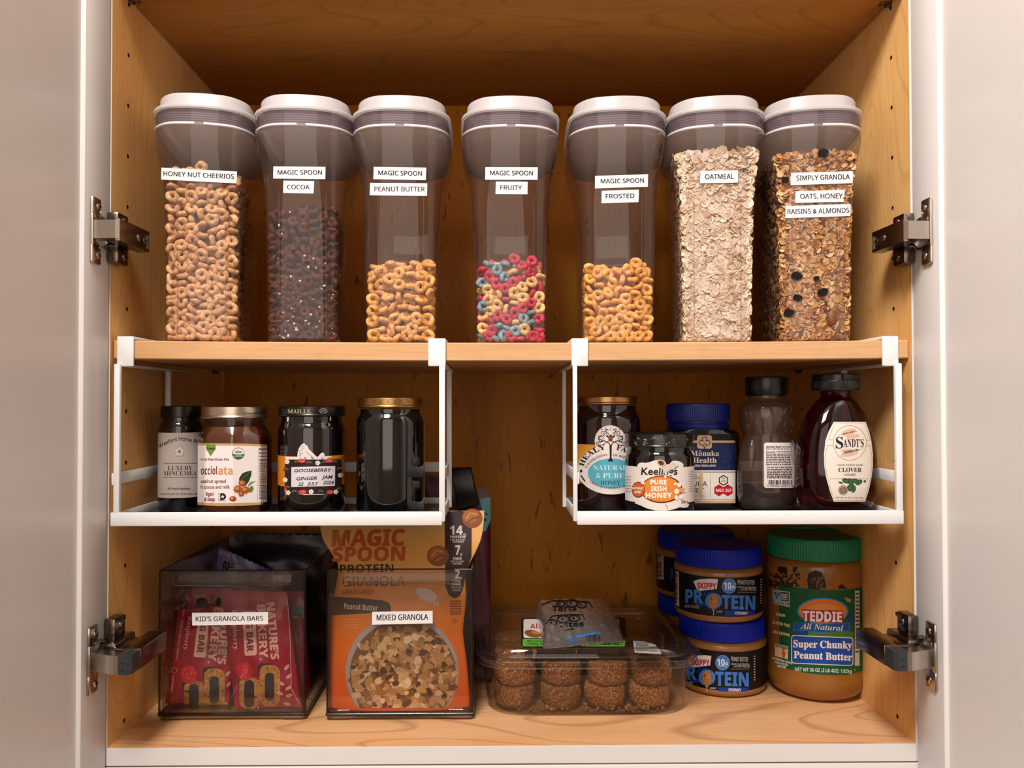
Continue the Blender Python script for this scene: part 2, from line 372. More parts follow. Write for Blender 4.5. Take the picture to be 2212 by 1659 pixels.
M_clear = clear('clear canister plastic', (.965, .95, .95), (.42, .36, .34), bl=.2, haze=.022)
XW, DB, ZT = .438, .3664, .8324

# ---------------------------------------------------------------- the kitchen around, seen only as reflections and bounce
M_wall = plain('kitchen wall paint', 'd8ccc0', .8); M_kfl = wood('kitchen floor boards', 0, '8a5c38', '744a2a', '3a2010', rings=.5, seed=3.3)
def shell(name, a, b, mt): tag(MB().box(*[v for p in zip(a, b) for v in p]).obj(name, mt, None, smooth=False), kind='structure')
shell('wall_back', (-1.9, -2.72, -1.3), (1.9, -2.62, 2.0), M_wall); shell('wall_left', (-2.0, -2.72, -1.3), (-1.9, .5, 2.0), M_wall); shell('wall_right', (1.9, -2.72, -1.3), (2.0, .5, 2.0), M_wall)
shell('wall_front', (-2.0, .385, -1.3), (2.0, .485, 2.0), M_wall); shell('ceiling', (-2.0, -2.72, 2.0), (2.0, .5, 2.1), M_wall); shell('floor', (-2.0, -2.72, -1.4), (2.0, .5, -1.3), M_kfl)
# ---------------------------------------------------------------- the cabinet
cab = thing('kitchen_cabinet', 'open greige kitchen cabinet with maple interior and both doors swung open', 'cabinet', (0, .16, -.06))
def side_panel(sx):
    m = MB(); x = sx*XW; xo = sx*(XW+.018); z0, z1 = -.019, 1.02; y0, y1 = .0, DB+.012
    m.add([(xo, y0, z0), (xo, y1, z0), (xo, y1, z1), (xo, y0, z1)], [(0, 1, 2, 3)])
    m.add([(x, y0, z0), (xo, y0, z0), (xo, y0, z1), (x, y0, z1)], [(0, 1, 2, 3)], 1)
    for a, b in (((y0, z0), (y1, z0)), ((y0, z1), (y1, z1))): m.add([(x, *a), (xo, *a), (xo, *b), (x, *b)], [(0, 1, 2, 3)])
    m.add([(x, y1, z0), (xo, y1, z0), (xo, y1, z1), (x, y1, z1)], [(0, 1, 2, 3)])
    a = .007; cols = [.040, .320]; q = lambda ya, yb, za, zb: m.add([(x, ya, za), (x, yb, za), (x, yb, zb), (x, ya, zb)], [(0, 1, 2, 3)])
    ys = y0
    for hy in cols:
        q(ys, hy-a, z0, z1); ys = hy+a; zs = z0
        for k in range(14, -3, -1):
            hz = .7690-.0581*k
            if hz-a < z0 or hz+a > z1: continue
            q(hy-a, hy+a, zs, hz-a); zs = hz+a; sq = []; ci = []; cb = []
            for i in range(16):
                t = 2*math.pi*i/16; c, s_ = math.cos(t), math.sin(t); k2 = max(abs(c), abs(s_))
                sq.append((x, hy+a*c/k2, hz+a*s_/k2)); ci.append((x, hy+.0026*c, hz+.0026*s_)); cb.append((x+sx*.009, hy+.0026*c, hz+.0026*s_))
            m.loft([sq, ci], 0, False, False); m.loft([ci, cb], 2, False, True)
        q(hy-a, hy+a, zs, z1)
    q(ys, y1, z0, z1)
    return m.obj('side_panel', [M_side, M_paint, plain('shaded hole lining', '3a2010', .8)], cab, local=False, smooth=False, fixn=False)  # hole lining darkened to carry the shade inside
side_panel(-1); side_panel(1)
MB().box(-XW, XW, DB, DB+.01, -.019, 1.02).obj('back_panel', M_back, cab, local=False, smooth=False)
MB().box(-XW, XW, 0, DB, -.019, 0).obj('floor_panel', M_flat, cab, local=False, smooth=False)
MB().box(-XW, XW, -.0012, 0, -.0187, -.0002).obj('front_edge_band', M_paint, cab, local=False, smooth=False)
MB().box(-XW-.018, XW+.018, -.001, .02, -.115, -.0208, bev=.001).obj('lower_rail', M_paint, cab, local=False)
MB().box(-XW-.018, XW+.018, 0, DB, 1.02, 1.038).obj('top_panel', M_flat, cab, local=False, smooth=False)
def door(sx):
    # stands open at a right angle; inner face towards the opening
    xi, xo = sx*(XW+.0003), sx*(XW+.0203); ya, yb = -.003, -.500; z0, z1 = -.15, 1.08; sw = .053
    m = MB()
    def bx(y0, y1, za, zb): m.box(min(xi, xo), max(xi, xo), min(y0, y1), max(y0, y1), za, zb, bev=.0012)
    bx(ya, ya-sw, z0, z1); bx(yb, yb+sw, z0, z1); bx(ya-sw, yb+sw, z0, z0+sw); bx(ya-sw, yb+sw, z1-sw, z1)
    # sloped moulding along the inner edges of the frame
    xr = xi+sx*.0042
    for y0, y1 in ((ya-sw, ya-sw-.0016), (yb+sw, yb+sw+.0016)):
        m.add([(xi+sx*.0008, y0, z0+sw), (xi+sx*.0008, y0, z1-sw), (xr, y1, z1-sw), (xr, y1, z0+sw)], [(0, 1, 2, 3)])
    d = m.obj('door', M_paint, cab, local=False)
    p = MB().box(min(xr, xr+sx*.008), max(xr, xr+sx*.008), yb+sw-.006, ya-sw+.006, z0+sw-.006, z1-sw+.006).obj('door_panel', M_paint, None, smooth=False)
    p.parent = d
    return d
door(-1); door(1)

def screw(m, p, ax, r=.0038, mi=0):
    # domed screw head with raised black bars for the shade of a cross recess; ax is the facing direction along x (+1/-1) or 'y'
    k = MB().lathe([(r, 0), (r, .0006), (r*.75, .0014), (0.0003, .0016)], 16)
    for a in (0, 90):
        q = MB().box(-r*.55, r*.55, -r*.13, r*.13, .0013, .0019); q.xf(Matrix.Rotation(math.radians(a), 4, 'Z')); k.add(q.v, q.f, 1)
    Mx = Matrix.Rotation(math.radians(90), 4, 'Y') if ax == 1 else Matrix.Rotation(math.radians(-90), 4, 'Y') if ax == -1 else Matrix.Rotation(math.radians(90), 4, 'X')
    k.xf(Matrix.Translation(p) @ Mx); m.add(k.v, [f for f, i in zip(k.f, k.m) if i == 0], 0); o = len(m.v)-len(k.v)
    m.f += [tuple(i+o for i in f) for f, i in zip(k.f, k.m) if i == 1]; m.m += [1]*sum(1 for i in k.m if i == 1)
def hinge(sx, zc, soft):
    h = thing('hinge', None, None, (0, 0, 0)); h.parent = cab; h.location = Vector((sx*XW, 0, zc))-cab.location
    def put(m, name, mats, ang=35):
        m.v = [(x, y*1.12-.005, z) for x, y, z in m.v]
        if sx > 0: m.mirx()
        o = m.obj(name, mats, h, ang=ang); return o
    # frame: the left hinge, x measured from the cabinet wall (+x into the opening), y into the cabinet
    fl = MB(); yc = -.0275; hh = .035
    fl.box(-.0015, .0030, yc-.0085, yc+.0085, .013, hh, bev=.002); fl.box(-.0015, .0030, yc-.0085, yc+.0085, -hh, -.013, bev=.002); fl.box(-.0015, .0030, yc-.0085, yc-.0030, -.016, .016, bev=.001)
    cup = []
    for r, x in ((.0175, .003), (.0175, .0005), (.0145, .0022), (.0125, -.004)):
        cup.append([(x, yc+.0095+r*math.cos(2*math.pi*i/28), r*math.sin(2*math.pi*i/28)) for i in range(28)])
    fl.loft([cup[1], cup[0], cup[2], cup[3]], 0, False, True)
    put(fl, 'cup_flange', [M_nick])
    for zz in (.0255, -.0255): s2 = MB(); screw(s2, (.003, yc+.002, zz), 1); put(s2, 'screw', [M_nick, M_blackm])
    if not soft:
        a = MB(); a.prism([(.001, -.033), (.004, -.0355), (.026, -.0365), (.0290, -.0340), (.0290, -.022), (.001, -.022)], -.0095, .0095, axis=2); put(a, 'arm', [M_nick])
        b = MB(); b.prism([(.0255, -.0345), (.0295, -.0335), (.0315, .026), (.0185, .028), (.0145, -.02)], -.0115, .0115, axis=2)
        put(b, 'arm_body', [M_nickd])
        for yy in (.004, .017): d = MB(); screw(d, (.0304+.0002*yy, yy, 0), 1, .0042); put(d, 'adjusting_screw', [M_nick, M_blackm])
        d = MB(); d.box(.0300, .0310, .008, .0125, -.0042, .0042, 1)
        for yy in (.021, .0228, .0246): d.box(.0308, .0318, yy, yy+.0006, -.008, .006, 0)
        put(d, 'slot_plate', [M_nick, M_blackm])
        p = MB(); p.box(.0, .0125, -.004, .0185, .008, .0265, bev=.0022); p.box(.0, .0125, -.004, .0185, -.0290, -.008, bev=.0022); p.box(.0, .0180, -.006, .030, -.008, .008, bev=.001)
        put(p, 'mounting_plate', [M_nickd])
        
        for zz, rr in ((-.020, .0045), (.019, .004)): q = MB(); screw(q, (.0125, .009, zz), 1, rr); put(q, 'plate_screw', [M_nick, M_blackm])
    else:
        a = MB(); a.prism([(.001, -.031), (.004, -.0345), (.032, -.0455), (.036, -.044), (.036, -.034), (.001, -.020)], -.0095, .0095, axis=2); put(a, 'arm', [M_nick])
        b = MB(); b.box(.0300, .0500, -.026, .034, -.0105, .0105, bev=.0008); b.box(.013, .031, -.02, .02, -.004, .0085, bev=.002)
        put(b, 'arm_body', [M_nickd])
        d = MB(); d.prism([(.0345, -.024), (.0340, -.0425), (.037, -.0452), (.0455, -.0452), (.0490, -.042), (.0492, -.024)], -.0098, .0098, axis=2)
        d.box(.0430, .0436, -.040, -.028, .0094, .0101, 1); d.box(.039, .043, -.0456, -.0450, .002, .0026, 1); d.box(.039, .043, -.0456, -.0450, -.005, -.0044, 1)
        put(d, 'soft_close_damper', [M_damp, M_blackm])
        p = MB(); p.box(.0, .0120, -.004, .0185, .0115, .0345, bev=.0022); p.box(.0, .0180, -.014, .030, .0, .012, bev=.003)
        put(p, 'mounting_plate', [M_nickd])
        q = MB(); screw(q, (.012, .009, .025), 1, .0048); put(q, 'plate_screw', [M_nick, M_blackm])
    return h
for sx in (-1, 1): hinge(sx, .5515, False); hinge(sx, .106, True)
def pin(sx, y):
    m = MB(); m.tube([(sx*(XW+.006), y, ZT-.0025), (sx*(XW-.006), y, ZT-.0025)], .0026, 12); m.box(min(sx*(XW-.0005), sx*(XW-.012)), max(sx*(XW-.0005), sx*(XW-.012)), y-.0045, y+.0045, ZT-.0022, ZT-.0002, bev=.0005)
    m.obj('shelf_pin', M_nickd, cab, local=False)
for sx in (-1, 1): pin(sx, .040)

# ---------------------------------------------------------------- shelves
up = thing('cabinet_shelf', 'upper maple shelf seen from below on metal pins above the cereal canisters', 'shelf', (0, .15, ZT))
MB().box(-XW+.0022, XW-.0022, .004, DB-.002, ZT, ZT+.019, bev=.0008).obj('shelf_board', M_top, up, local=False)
HS, TH = .4402, .0203
def sag(x): return -.0028*(1-(x/XW)**2)
low = thing('cabinet_shelf', 'maple shelf bowed under seven cereal canisters with white baskets hooked over its edge', 'shelf', (0, .15, HS-TH))
m = MB(); rings = []
for i in range(33):
    x = -XW+.0015+(2*XW-.003)*i/32; z = HS+sag(x); c = .0012
    rings.append([(x, .006+c, z), (x, DB-.002, z), (x, DB-.002, z-TH), (x, .006+c, z-TH), (x, .006, z-TH+c), (x, .006, z-c)])
m.loft(rings).obj('shelf_board', M_shelf, low, local=False, ang=25)
for x in (-XW, XW):
    for y in (.040, .320): s_ = -1 if x < 0 else 1; m = MB(); m.tube([(x+s_*.005, y, HS-TH-.0027), (x-s_*.009, y, HS-TH-.0027)], .0024, 10); m.obj('shelf_pin', M_nickd, cab, local=False)

# ---------------------------------------------------------------- under-shelf baskets
TZ = .2418                                       # top of the tray sheet
def basket(x0, x1, hl, hr, ul, ur, label):
    t = thing('under_shelf_basket', label, 'basket', ((x0+x1)/2, .06, .2386), group='white under-shelf baskets')
    zb, yb = .2386, .166
    MB().box(x0, x1, -.0042, -.0012, zb, .2536, bev=.0012).obj('front_bar', M_white, t, local=False)
    MB().box(x0+.001, x1-.001, -.0025, yb, zb+.0005, TZ).obj('tray', M_tray, t, local=False, smooth=False)
    for (a, b), (ua, ub) in ((hl, ul), (hr, ur)):
        zt = HS+sag((a+b)/2); m = MB()
        m.box(a, b, .0018, .0056, .4112, zt+.0044, bev=.0015); m.box(a, b, .0030, .180, zt+.0006, zt+.0042, bev=.0008)
        m.box(ua, ub, .0030, .200, .4112, .4146, bev=.0008); m.obj('shelf_hook', M_white, t, local=False)
        MB().box(ua, ub, -.0040, .0020, zb+.004, .4140, bev=.0010).obj('front_upright', M_white, t, local=False)
        MB().box(ua, ub, .133, .138, zb+.002, .4125, bev=.0008).obj('rear_upright', M_white, t, local=False)
        xs = (x0, x0+.0025) if ua < (x0+x1)/2 else (x1-.0025, x1)
        r = MB(); r.box(*xs, -.002, yb, .2825, .2955, bev=.0008); r.obj('side_rail', M_white, t, local=False)
        r = MB(); r.box(*xs, -.002, yb, zb, .2520, bev=.0008); r.obj('side_rail', M_white, t, local=False)
    for za, zc in ((.2825, .2955), (zb, .2495)): MB().box(x0, x1, yb-.0025, yb, za, zc, bev=.0008).obj('back_rail', M_white, t, local=False)
    return t
basket(-.4348, -.0772, (-.4318, -.4135), (-.0930, -.0735), (-.4318, -.4255), (-.0805, -.0740), 'white under-shelf basket on the left side holding four dark jars')
basket(.0693, .4256, (.0640, .0825), (.4066, .4246), (.0650, .0698), (.4180, .4250), 'white under-shelf basket on the right side holding five honey containers')
# ---------------------------------------------------------------- cereal canisters
SEC = [(.0, .0372, .088, .012, .001), (.0035, .0392, .0905, .013, .0025), (.0045, .0393, .0907, .013, .0026), (.009, .0393, .0907, .013, .0026), (.10, .0408, .0920, .014, .0035), (.155, .0424, .0932, .015, .005), (.178, .0438, .0942, .017, .006),
       (.198, .0466, .0962, .020, .008), (.214, .0500, .0985, .023, .010), (.225, .0521, .1000, .025, .011), (.2535, .0525, .1002, .025, .011)]
SZ = np.array([s[0] for s in SEC]); SHW = np.array([s[1] for s in SEC]); SHD = np.array([s[2] for s in SEC]); SB = np.array([s[4] for s in SEC])
def can_front(x, z):
    hw = np.interp(z, SZ, SHW); return -np.interp(z, SZ, SHD)-np.interp(z, SZ, SB)*np.maximum(0, 1-(x/hw)**2)
M_cap = milky('white lid shell', 'dcd6d4', .4, .3)
M_gask = milky('smoky seal plastic', '8b7b84', .3, .3, .25)
M_inner = milky('inner lid plastic', 'c4b2a8', .6, .4, .35)
def canister(px, yawd, label):
    fc = at(px, 737, .018); th = math.radians(yawd); hd = SEC[2][2]
    x = fc.x-math.sin(th)*hd; y = fc.y+math.cos(th)*hd
    t = thing('cereal_canister', label, 'canister', (x, y, HS+sag(x)+.0002), th, 'clear canisters with white lids on the upper shelf')
    m = MB(); rings = [[(p[0], p[1], z) for p in rrect(hw, d, r, b, b*.5)] for z, hw, d, r, b in SEC]; m.loft(rings, 0, True, False)
    for sx in (-1, 1):                           # moulded grip flute low on each side wall, a raised line in the clear plastic
        m.tube([(sx*.0400, -.04, .008), (sx*.0412, -.04, .09), (sx*.0424, -.03, .14)], .0007, 6)
    for x_, s_ in ((.0255, -1), (-.0255, -1), (.0265, 1), (-.0265, 1), (.011, 1), (-.011, 1)):      # added upright ridges standing for refraction lines of the thick walls
        m.tube([(x_, s_*abs(float(can_front(np.array(x_), np.array(z)))), z) for z in np.linspace(.008, .20 if s_ > 0 else .165, 9)], .0005, 6)
    m.obj('body', M_clear, t, ang=50)
    m = MB(); rings = []
    for i, z in enumerate(np.linspace(.2385, .2536, 13)):
        k = .0006 if i % 2 else 0
        rings.append([(p[0], p[1], z) for p in rrect(.0512-k, .0988-k, .024, .011, .005)])
    m.loft(rings, 0, False, False).obj('seal', M_gask, t, ang=20)
    m = MB(); o = rrect(.0508, .0984, .024, .0110, .005)     # white silicone line, open in the middle of the front
    fi = min(range(len(o)), key=lambda i: abs(o[i][0])+(9 if o[i][1] > 0 else 0)); o = o[fi:]+o[:fi]
    path = [(p[0], p[1], .2372) for p in o]
    cut = [p for p in path if not (p[1] < 0 and abs(p[0]) < .0045)]
    i0 = next(i for i, p in enumerate(cut) if p[0] > 0 and p[1] < -.08 and p[0] < .03)
    srt = sorted([p for p in cut if p[1] < -.05 and p[0] > 0], key=lambda p: math.atan2(p[1]+.05, p[0]))
    for sx in (-1, 1):
        pp = [(sx*.0047, float(-.0984-.011*(1-(.0047/.0508)**2)), .2372)]+[(sx*p[0], p[1], p[2]) for p in srt]+[(sx*.0533, .06, .2372)]
        m.tube(pp, .0021, 8)
    m.obj('silicone_line', M_lid, t, ang=60)
    MB().loft([[(p[0], p[1], z) for p in rrect(h, .094-(.0505-h), .022, .010, .004)] for z, h in ((.2325, .046), (.2382, .0500))], 0, True, False).obj('inner_plug', M_inner, t)
    m = MB(); rings = []
    for z, h, b in ((.2537, .0524, .0115), (.2540, .0533, .012), (.2560, .0536, .012), (.2578, .0531, .012), (.2586, .0512, .0118), (.2592, .0478, .0112), (.2605, .0474, .011), (.2705, .0470, .011), (.2722, .0462, .011), (.2730, .0445, .0105)):
        rings.append([(p[0], p[1], z) for p in rrect(h, h+.0482, min(.026, h-.024), b, .005)])
    m.loft(rings, 0, False, True).obj('lid', M_cap, t, ang=30)
    s = Surf(mw(t), can_front, -.125, -.05)
    return t, s
M_tape = plain('white label tape', 'f4f1ee', .5, spec=.3)
def stick(t, s, crop, quad, txt, tx0, tx1, base, cap, rise, sty='n'):
    # one strip of label tape: corners tl, tr, br, bl and the line of capitals
    a = Art(s, crop, step=14, stepy=14); a.poly(quad, M_tape, 1)
    a.text(txt, tx0-.6, base, tx1-.6, cap, '141010', sty, 2.5, rise=rise); a.text(txt, tx0+.9, base+.3, tx1+.9, cap, '141010', sty, 2.7, rise=rise); a.build('name_label', t)
CA, CB, CC = (300, 180, 2.8603), (960, 180, 2.8603), (1400, 180, 2.8603)
SPEC = [(435.5, 9.0, 'clear white-lidded canister full of tan oat rings, leftmost on the shelf'),
        (654, 6.5, 'clear white-lidded canister of dark cocoa rings, second from the left'),
        (865.5, 3.0, 'clear white-lidded canister with golden rings at the bottom, third from the left'),
        (1104, 0.0, 'clear white-lidded canister of red, blue and yellow rings, middle of the row'),
        (1337, -4.0, 'clear white-lidded canister with FROSTED label, third from the right'),
        (1549.5, -8.5, 'clear white-lidded canister full of pale oats, second from the right'),
        (1762, -9.0, 'clear white-lidded canister full of golden granola, rightmost on the shelf')]
CAN = [canister(*q) for q in SPEC]
def st(i, *a): stick(CAN[i][0], CAN[i][1], *a)
st(0, CA, [(140, 521), (606, 545), (603, 618), (138, 594)], 'HONEY NUT CHEERIOS', 153, 587, 570, 28, 20)
st(1, CA, [(831, 513), (1153, 516), (1152, 592), (830, 588)], 'MAGIC SPOON', 858, 1130, 563, 27, 1)
st(1, CA, [(893, 602), (1083, 604), (1079, 681), (892, 677)], 'COCOA', 917, 1054, 654, 28, 1)
st(2, CA, [(1451, 516), (1776, 521), (1773, 598), (1449, 592)], 'MAGIC SPOON', 1480, 1748, 566, 27, 4)
st(2, CA, [(1429, 615), (1782, 618), (1780, 695), (1427, 692)], 'PEANUT BUTTER', 1456, 1766, 667, 29, 1)
st(3, CB, [(253, 518), (577, 519), (575, 596), (252, 595)], 'MAGIC SPOON', 283, 546, 567, 27, 1)
st(3, CB, [(318, 607), (514, 608), (513, 685), (316, 684)], 'FRUITY', 346, 478, 657, 27, 1)
st(4, CB, [(931, 572), (1258, 562), (1257, 639), (930, 649)], 'MAGIC SPOON', 966, 1232, 618, 27, -5)
st(4, CB, [(972, 664), (1202, 657), (1199, 734), (971, 741)], 'FROSTED', 997, 1173, 711, 27, -3)
st(5, CC, [(324, 542), (556, 537), (555, 613), (320, 617)], 'OATMEAL', 353, 529, 592, 30, -3)
st(6, CC, [(884, 553), (1267, 543), (1263, 617), (881, 629)], 'SIMPLY GRANOLA', 916, 1245, 600, 30, -9)
st(6, CC, [(912, 667), (1215, 658), (1209, 732), (909, 739)], 'OATS, HONEY,', 940, 1208, 713, 30, -3)
st(6, CC, [(850, 759), (1251, 746), (1249, 820), (848, 833)], 'RAISINS & ALMONDS', 862, 1241, 808, 30, -9)

# ---------------------------------------------------------------- what the canisters hold
def ring_mb(R, r, seed, nu=22, nv=10, wob=.10):
    q = random.Random(seed); m = MB(); ph = [q.uniform(0, 6.3) for _ in range(6)]; el = q.uniform(.88, 1.0)
    v = []
    for i in range(nu):
        u = 2*math.pi*i/nu; Ri = R*(1+wob*.5*math.sin(2*u+ph[0])+wob*.35*math.sin(3*u+ph[1])); ri = r*(1+wob*math.sin(2*u+ph[2])+wob*.7*math.sin(5*u+ph[3])); dz = r*.18*math.sin(2*u+ph[4])
        for j in range(nv):
            a = 2*math.pi*j/nv; rr = ri*(1+wob*.5*math.sin(3*a+u*2+ph[5])); v.append(((Ri+rr*math.cos(a))*math.cos(u), el*(Ri+rr*math.cos(a))*math.sin(u), rr*math.sin(a)*.95+dz))
    f = [(i*nv+j, ((i+1) % nu)*nv+j, ((i+1) % nu)*nv+(j+1) % nv, i*nv+(j+1) % nv) for i in range(nu) for j in range(nv)]
    return m.add(v, f)
def settle(n, hw, dep, rs, ztop, seed, its=260):
    # pour n soft balls into a slab hw x dep and let them come to rest
    g = np.random.RandomState(seed); P = np.stack([g.uniform(-hw+rs, hw-rs, n), g.uniform(rs*.7, dep-rs*.7, n), g.uniform(rs, ztop*1.15, n)], 1)
    for it in range(its):
        P[:, 2] -= .0006*(1-it/its)
        for _ in range(2):
            d = P[:, None]-P[None]; l = np.sqrt((d**2).sum(-1))+np.eye(n); ov = np.maximum(0, 2*rs-l); np.fill_diagonal(ov, 0)
            P += (d/l[..., None]*ov[..., None]*.32).sum(1)
            P[:, 0] = np.clip(P[:, 0], -hw+rs, hw-rs); P[:, 1] = np.clip(P[:, 1], rs*.75, dep-rs*.75); P[:, 2] = np.maximum(P[:, 2], rs*.8)
    return P
def fill_rings(i, n, R, r, ztop, mats, wts, name, label, cat, group, seed, dep=.0265, face=.40):
    t = CAN[i][0]; Mw = mw(t); q = random.Random(seed); hw = .0385; rs = (R+r)*.80
    P = settle(n, hw, dep, rs, ztop, seed)
    meshes = []
    for mi, mt in enumerate(mats):
        for k in range(3): o = ring_mb(R, r, seed*7+k+mi).obj(name, mt, None, ang=80); meshes.append(o)
    used = set()
    def pose(front):
        if front and q.random() < face: e = Matrix.Rotation(math.radians(90+q.gauss(0, 16)), 3, 'X') @ Matrix.Rotation(q.uniform(0, 6.28), 3, 'Z'); return Matrix.Rotation(math.radians(q.gauss(0, 16)), 3, 'Z') @ e
        return Matrix.Rotation(q.uniform(0, 6.28), 3, 'Z') @ Matrix.Rotation(q.uniform(0, 3.14), 3, 'X') @ Matrix.Rotation(q.uniform(0, 6.28), 3, 'Z')
    back = MB(); lowm = [ring_mb(R, r, seed+90+k, 12, 6).v for k in range(2)]; lf = ring_mb(R, r, seed, 12, 6).f
    for p in P:
        z = p[2]+.001
        hwz = float(np.interp(z, SZ, SHW))-.0015; fy = float(can_front(np.array(p[0]), np.array(z)))+.0012
        mi = q.choices(range(len(mats)), wts)[0]; src = meshes[mi*3+q.randrange(3)]
        if src.name in used: o = src.copy(); COL.objects.link(o)
        else: o = src; used.add(src.name)
        ro = pose(p[1] < rs*1.8); ex = max(abs(Vector((0, 1, 0)) @ (ro @ Vector((math.cos(a), math.sin(a), 0))))*(R+r) for a in (0, .8, 1.57, 2.36)); ex = max(ex, r)
        yy = fy+p[1]-rs*.75+ex+.0004
        hwz = min(hwz, .0388); x = p[0]*(hwz/hw); exx = max(abs((ro @ Vector((math.cos(a), math.sin(a), 0))).x)*(R+r) for a in (0, .8, 1.57, 2.36)); x = max(-hwz+exx, min(hwz-exx, x))
        exz = max(max(abs((ro @ Vector((math.cos(a), math.sin(a), 0))).z)*(R+r) for a in (0, .8, 1.57, 2.36)), r*abs((ro @ Vector((0, 0, 1))).z)); z = max(z, exz+.0012)
        o.matrix_world = Mw @ Matrix.LocRotScale(Vector((x, yy, z)), ro, None); tag(o, label, cat, group)
        for k in range(1, 7):                    # the same heap further back: one uncounted mass, kept where it can be seen
            y2 = yy+dep*.93*k; x2 = x if k % 2 == 0 else -x
            if y2 > .082: continue
            if abs(x2) < .022 and z < P[:, 2].max()-.022 and k > 1: continue
            o2 = pose(False); cc = q.randrange(2); back.add([tuple(o2 @ Vector(vv)+Vector((x2*.97, y2, z))) for vv in lowm[cc]], lf, mi)
    for o in meshes:
        if o.name not in used: bpy.data.objects.remove(o)
    b = back.obj(name+'_heap', mats, None, ang=80, fixn=False); b.matrix_world = Mw
    tag(b, label.split(' in the ')[0].replace('ring', 'rings heaped behind the front layer', 1)+' in the '+label.split(' in the ')[1], cat, None, 'stuff')
c_oat = speck('toasted oat cereal', [(.3, 'b57a48'), (.55, 'd6a373'), (.75, 'e3b98c')], 260, .62, .5, .0006, 700, varies=.10)
c_coc = speck('cocoa cereal', [(.3, '220c05'), (.55, '52230d'), (.78, '7a4020')], 420, .6, .9, .0010, 900, varies=.2)
c_pb = speck('peanut butter cereal', [(.3, 'c98338'), (.55, 'e8ab60'), (.75, 'f0c084')], 300, .55, .4, .0006, 700, varies=.08)
c_red = speck('red fruity cereal', [(.3, 'a01c34'), (.6, 'c83850'), (.8, 'd86070')], 300, .55, .5, .0006, 800, varies=.1)
c_blu = speck('blue fruity cereal', [(.3, '5a7078'), (.6, '869fa6'), (.8, 'abbec2')], 300, .6, .5, .0006, 800, varies=.1)
c_yel = speck('yellow fruity cereal', [(.3, 'd69a50'), (.6, 'eebf80'), (.8, 'f5d6a4')], 300, .55, .5, .0006, 800, varies=.08)
c_fro = speck('frosted cereal', [(.3, 'd88a34'), (.55, 'f0ae58'), (.75, 'f7cd92')], 260, .5, .4, .0006, 700, varies=.06)
fill_rings(0, 245, .0046, .0034, .2030, [c_oat], [1], 'oat_ring', 'tan oat ring in the leftmost clear canister', 'cereal ring', 'oat rings in the leftmost canister', 3, .0220)
fill_rings(1, 217, .0044, .0032, .157, [c_coc], [1], 'cocoa_ring', 'dark brown cocoa ring in the second canister from the left', 'cereal ring', 'cocoa rings in the second canister', 5, .0215)
fill_rings(2, 127, .0047, .0032, .080, [c_pb], [1], 'peanut_butter_ring', 'golden cereal ring in the third canister from the left', 'cereal ring', 'golden rings in the third canister', 8)
fill_rings(3, 174, .0043, .0030, .083, [c_red, c_blu, c_yel], [.4, .25, .35], 'fruity_ring', 'coloured fruity cereal ring in the middle canister', 'cereal ring', 'fruity rings in the middle canister', 11)
fill_rings(4, 162, .0042, .0031, .079, [c_fro], [1], 'frosted_ring', 'orange frosted cereal ring in the canister labelled FROSTED', 'cereal ring', 'frosted rings in the fifth canister', 14)

m = MB(); q = random.Random(41); tq = CAN[1]
for i in range(70):                              # white sweet crumbs among the cocoa rings, settled low against the front
    zc = abs(q.gauss(0, .045))+.004; zc = zc if zc < .15 else .02; xc = q.uniform(-.033, .035); bm = bmesh.new(); bmesh.ops.create_icosphere(bm, subdivisions=1, radius=q.choice((.0006, .0008, .0011, .0016)))
    for v_ in bm.verts: v_.co = Vector((v_.co.x*q.uniform(.8, 1.3), v_.co.y, v_.co.z*q.uniform(.8, 1.6)))
    bmesh.ops.translate(bm, verts=bm.verts, vec=Vector((xc, float(can_front(np.array(xc), np.array(zc)))+.0028, zc))); m.bm(bm)
o = m.obj('marshmallow_crumbs', plain('sweet crumb', 'e0d2c6', .6), None, ang=80); o.matrix_world = mw(CAN[1][0]); tag(o, 'white crumbs scattered among the cocoa rings', 'crumbs', None, 'stuff')

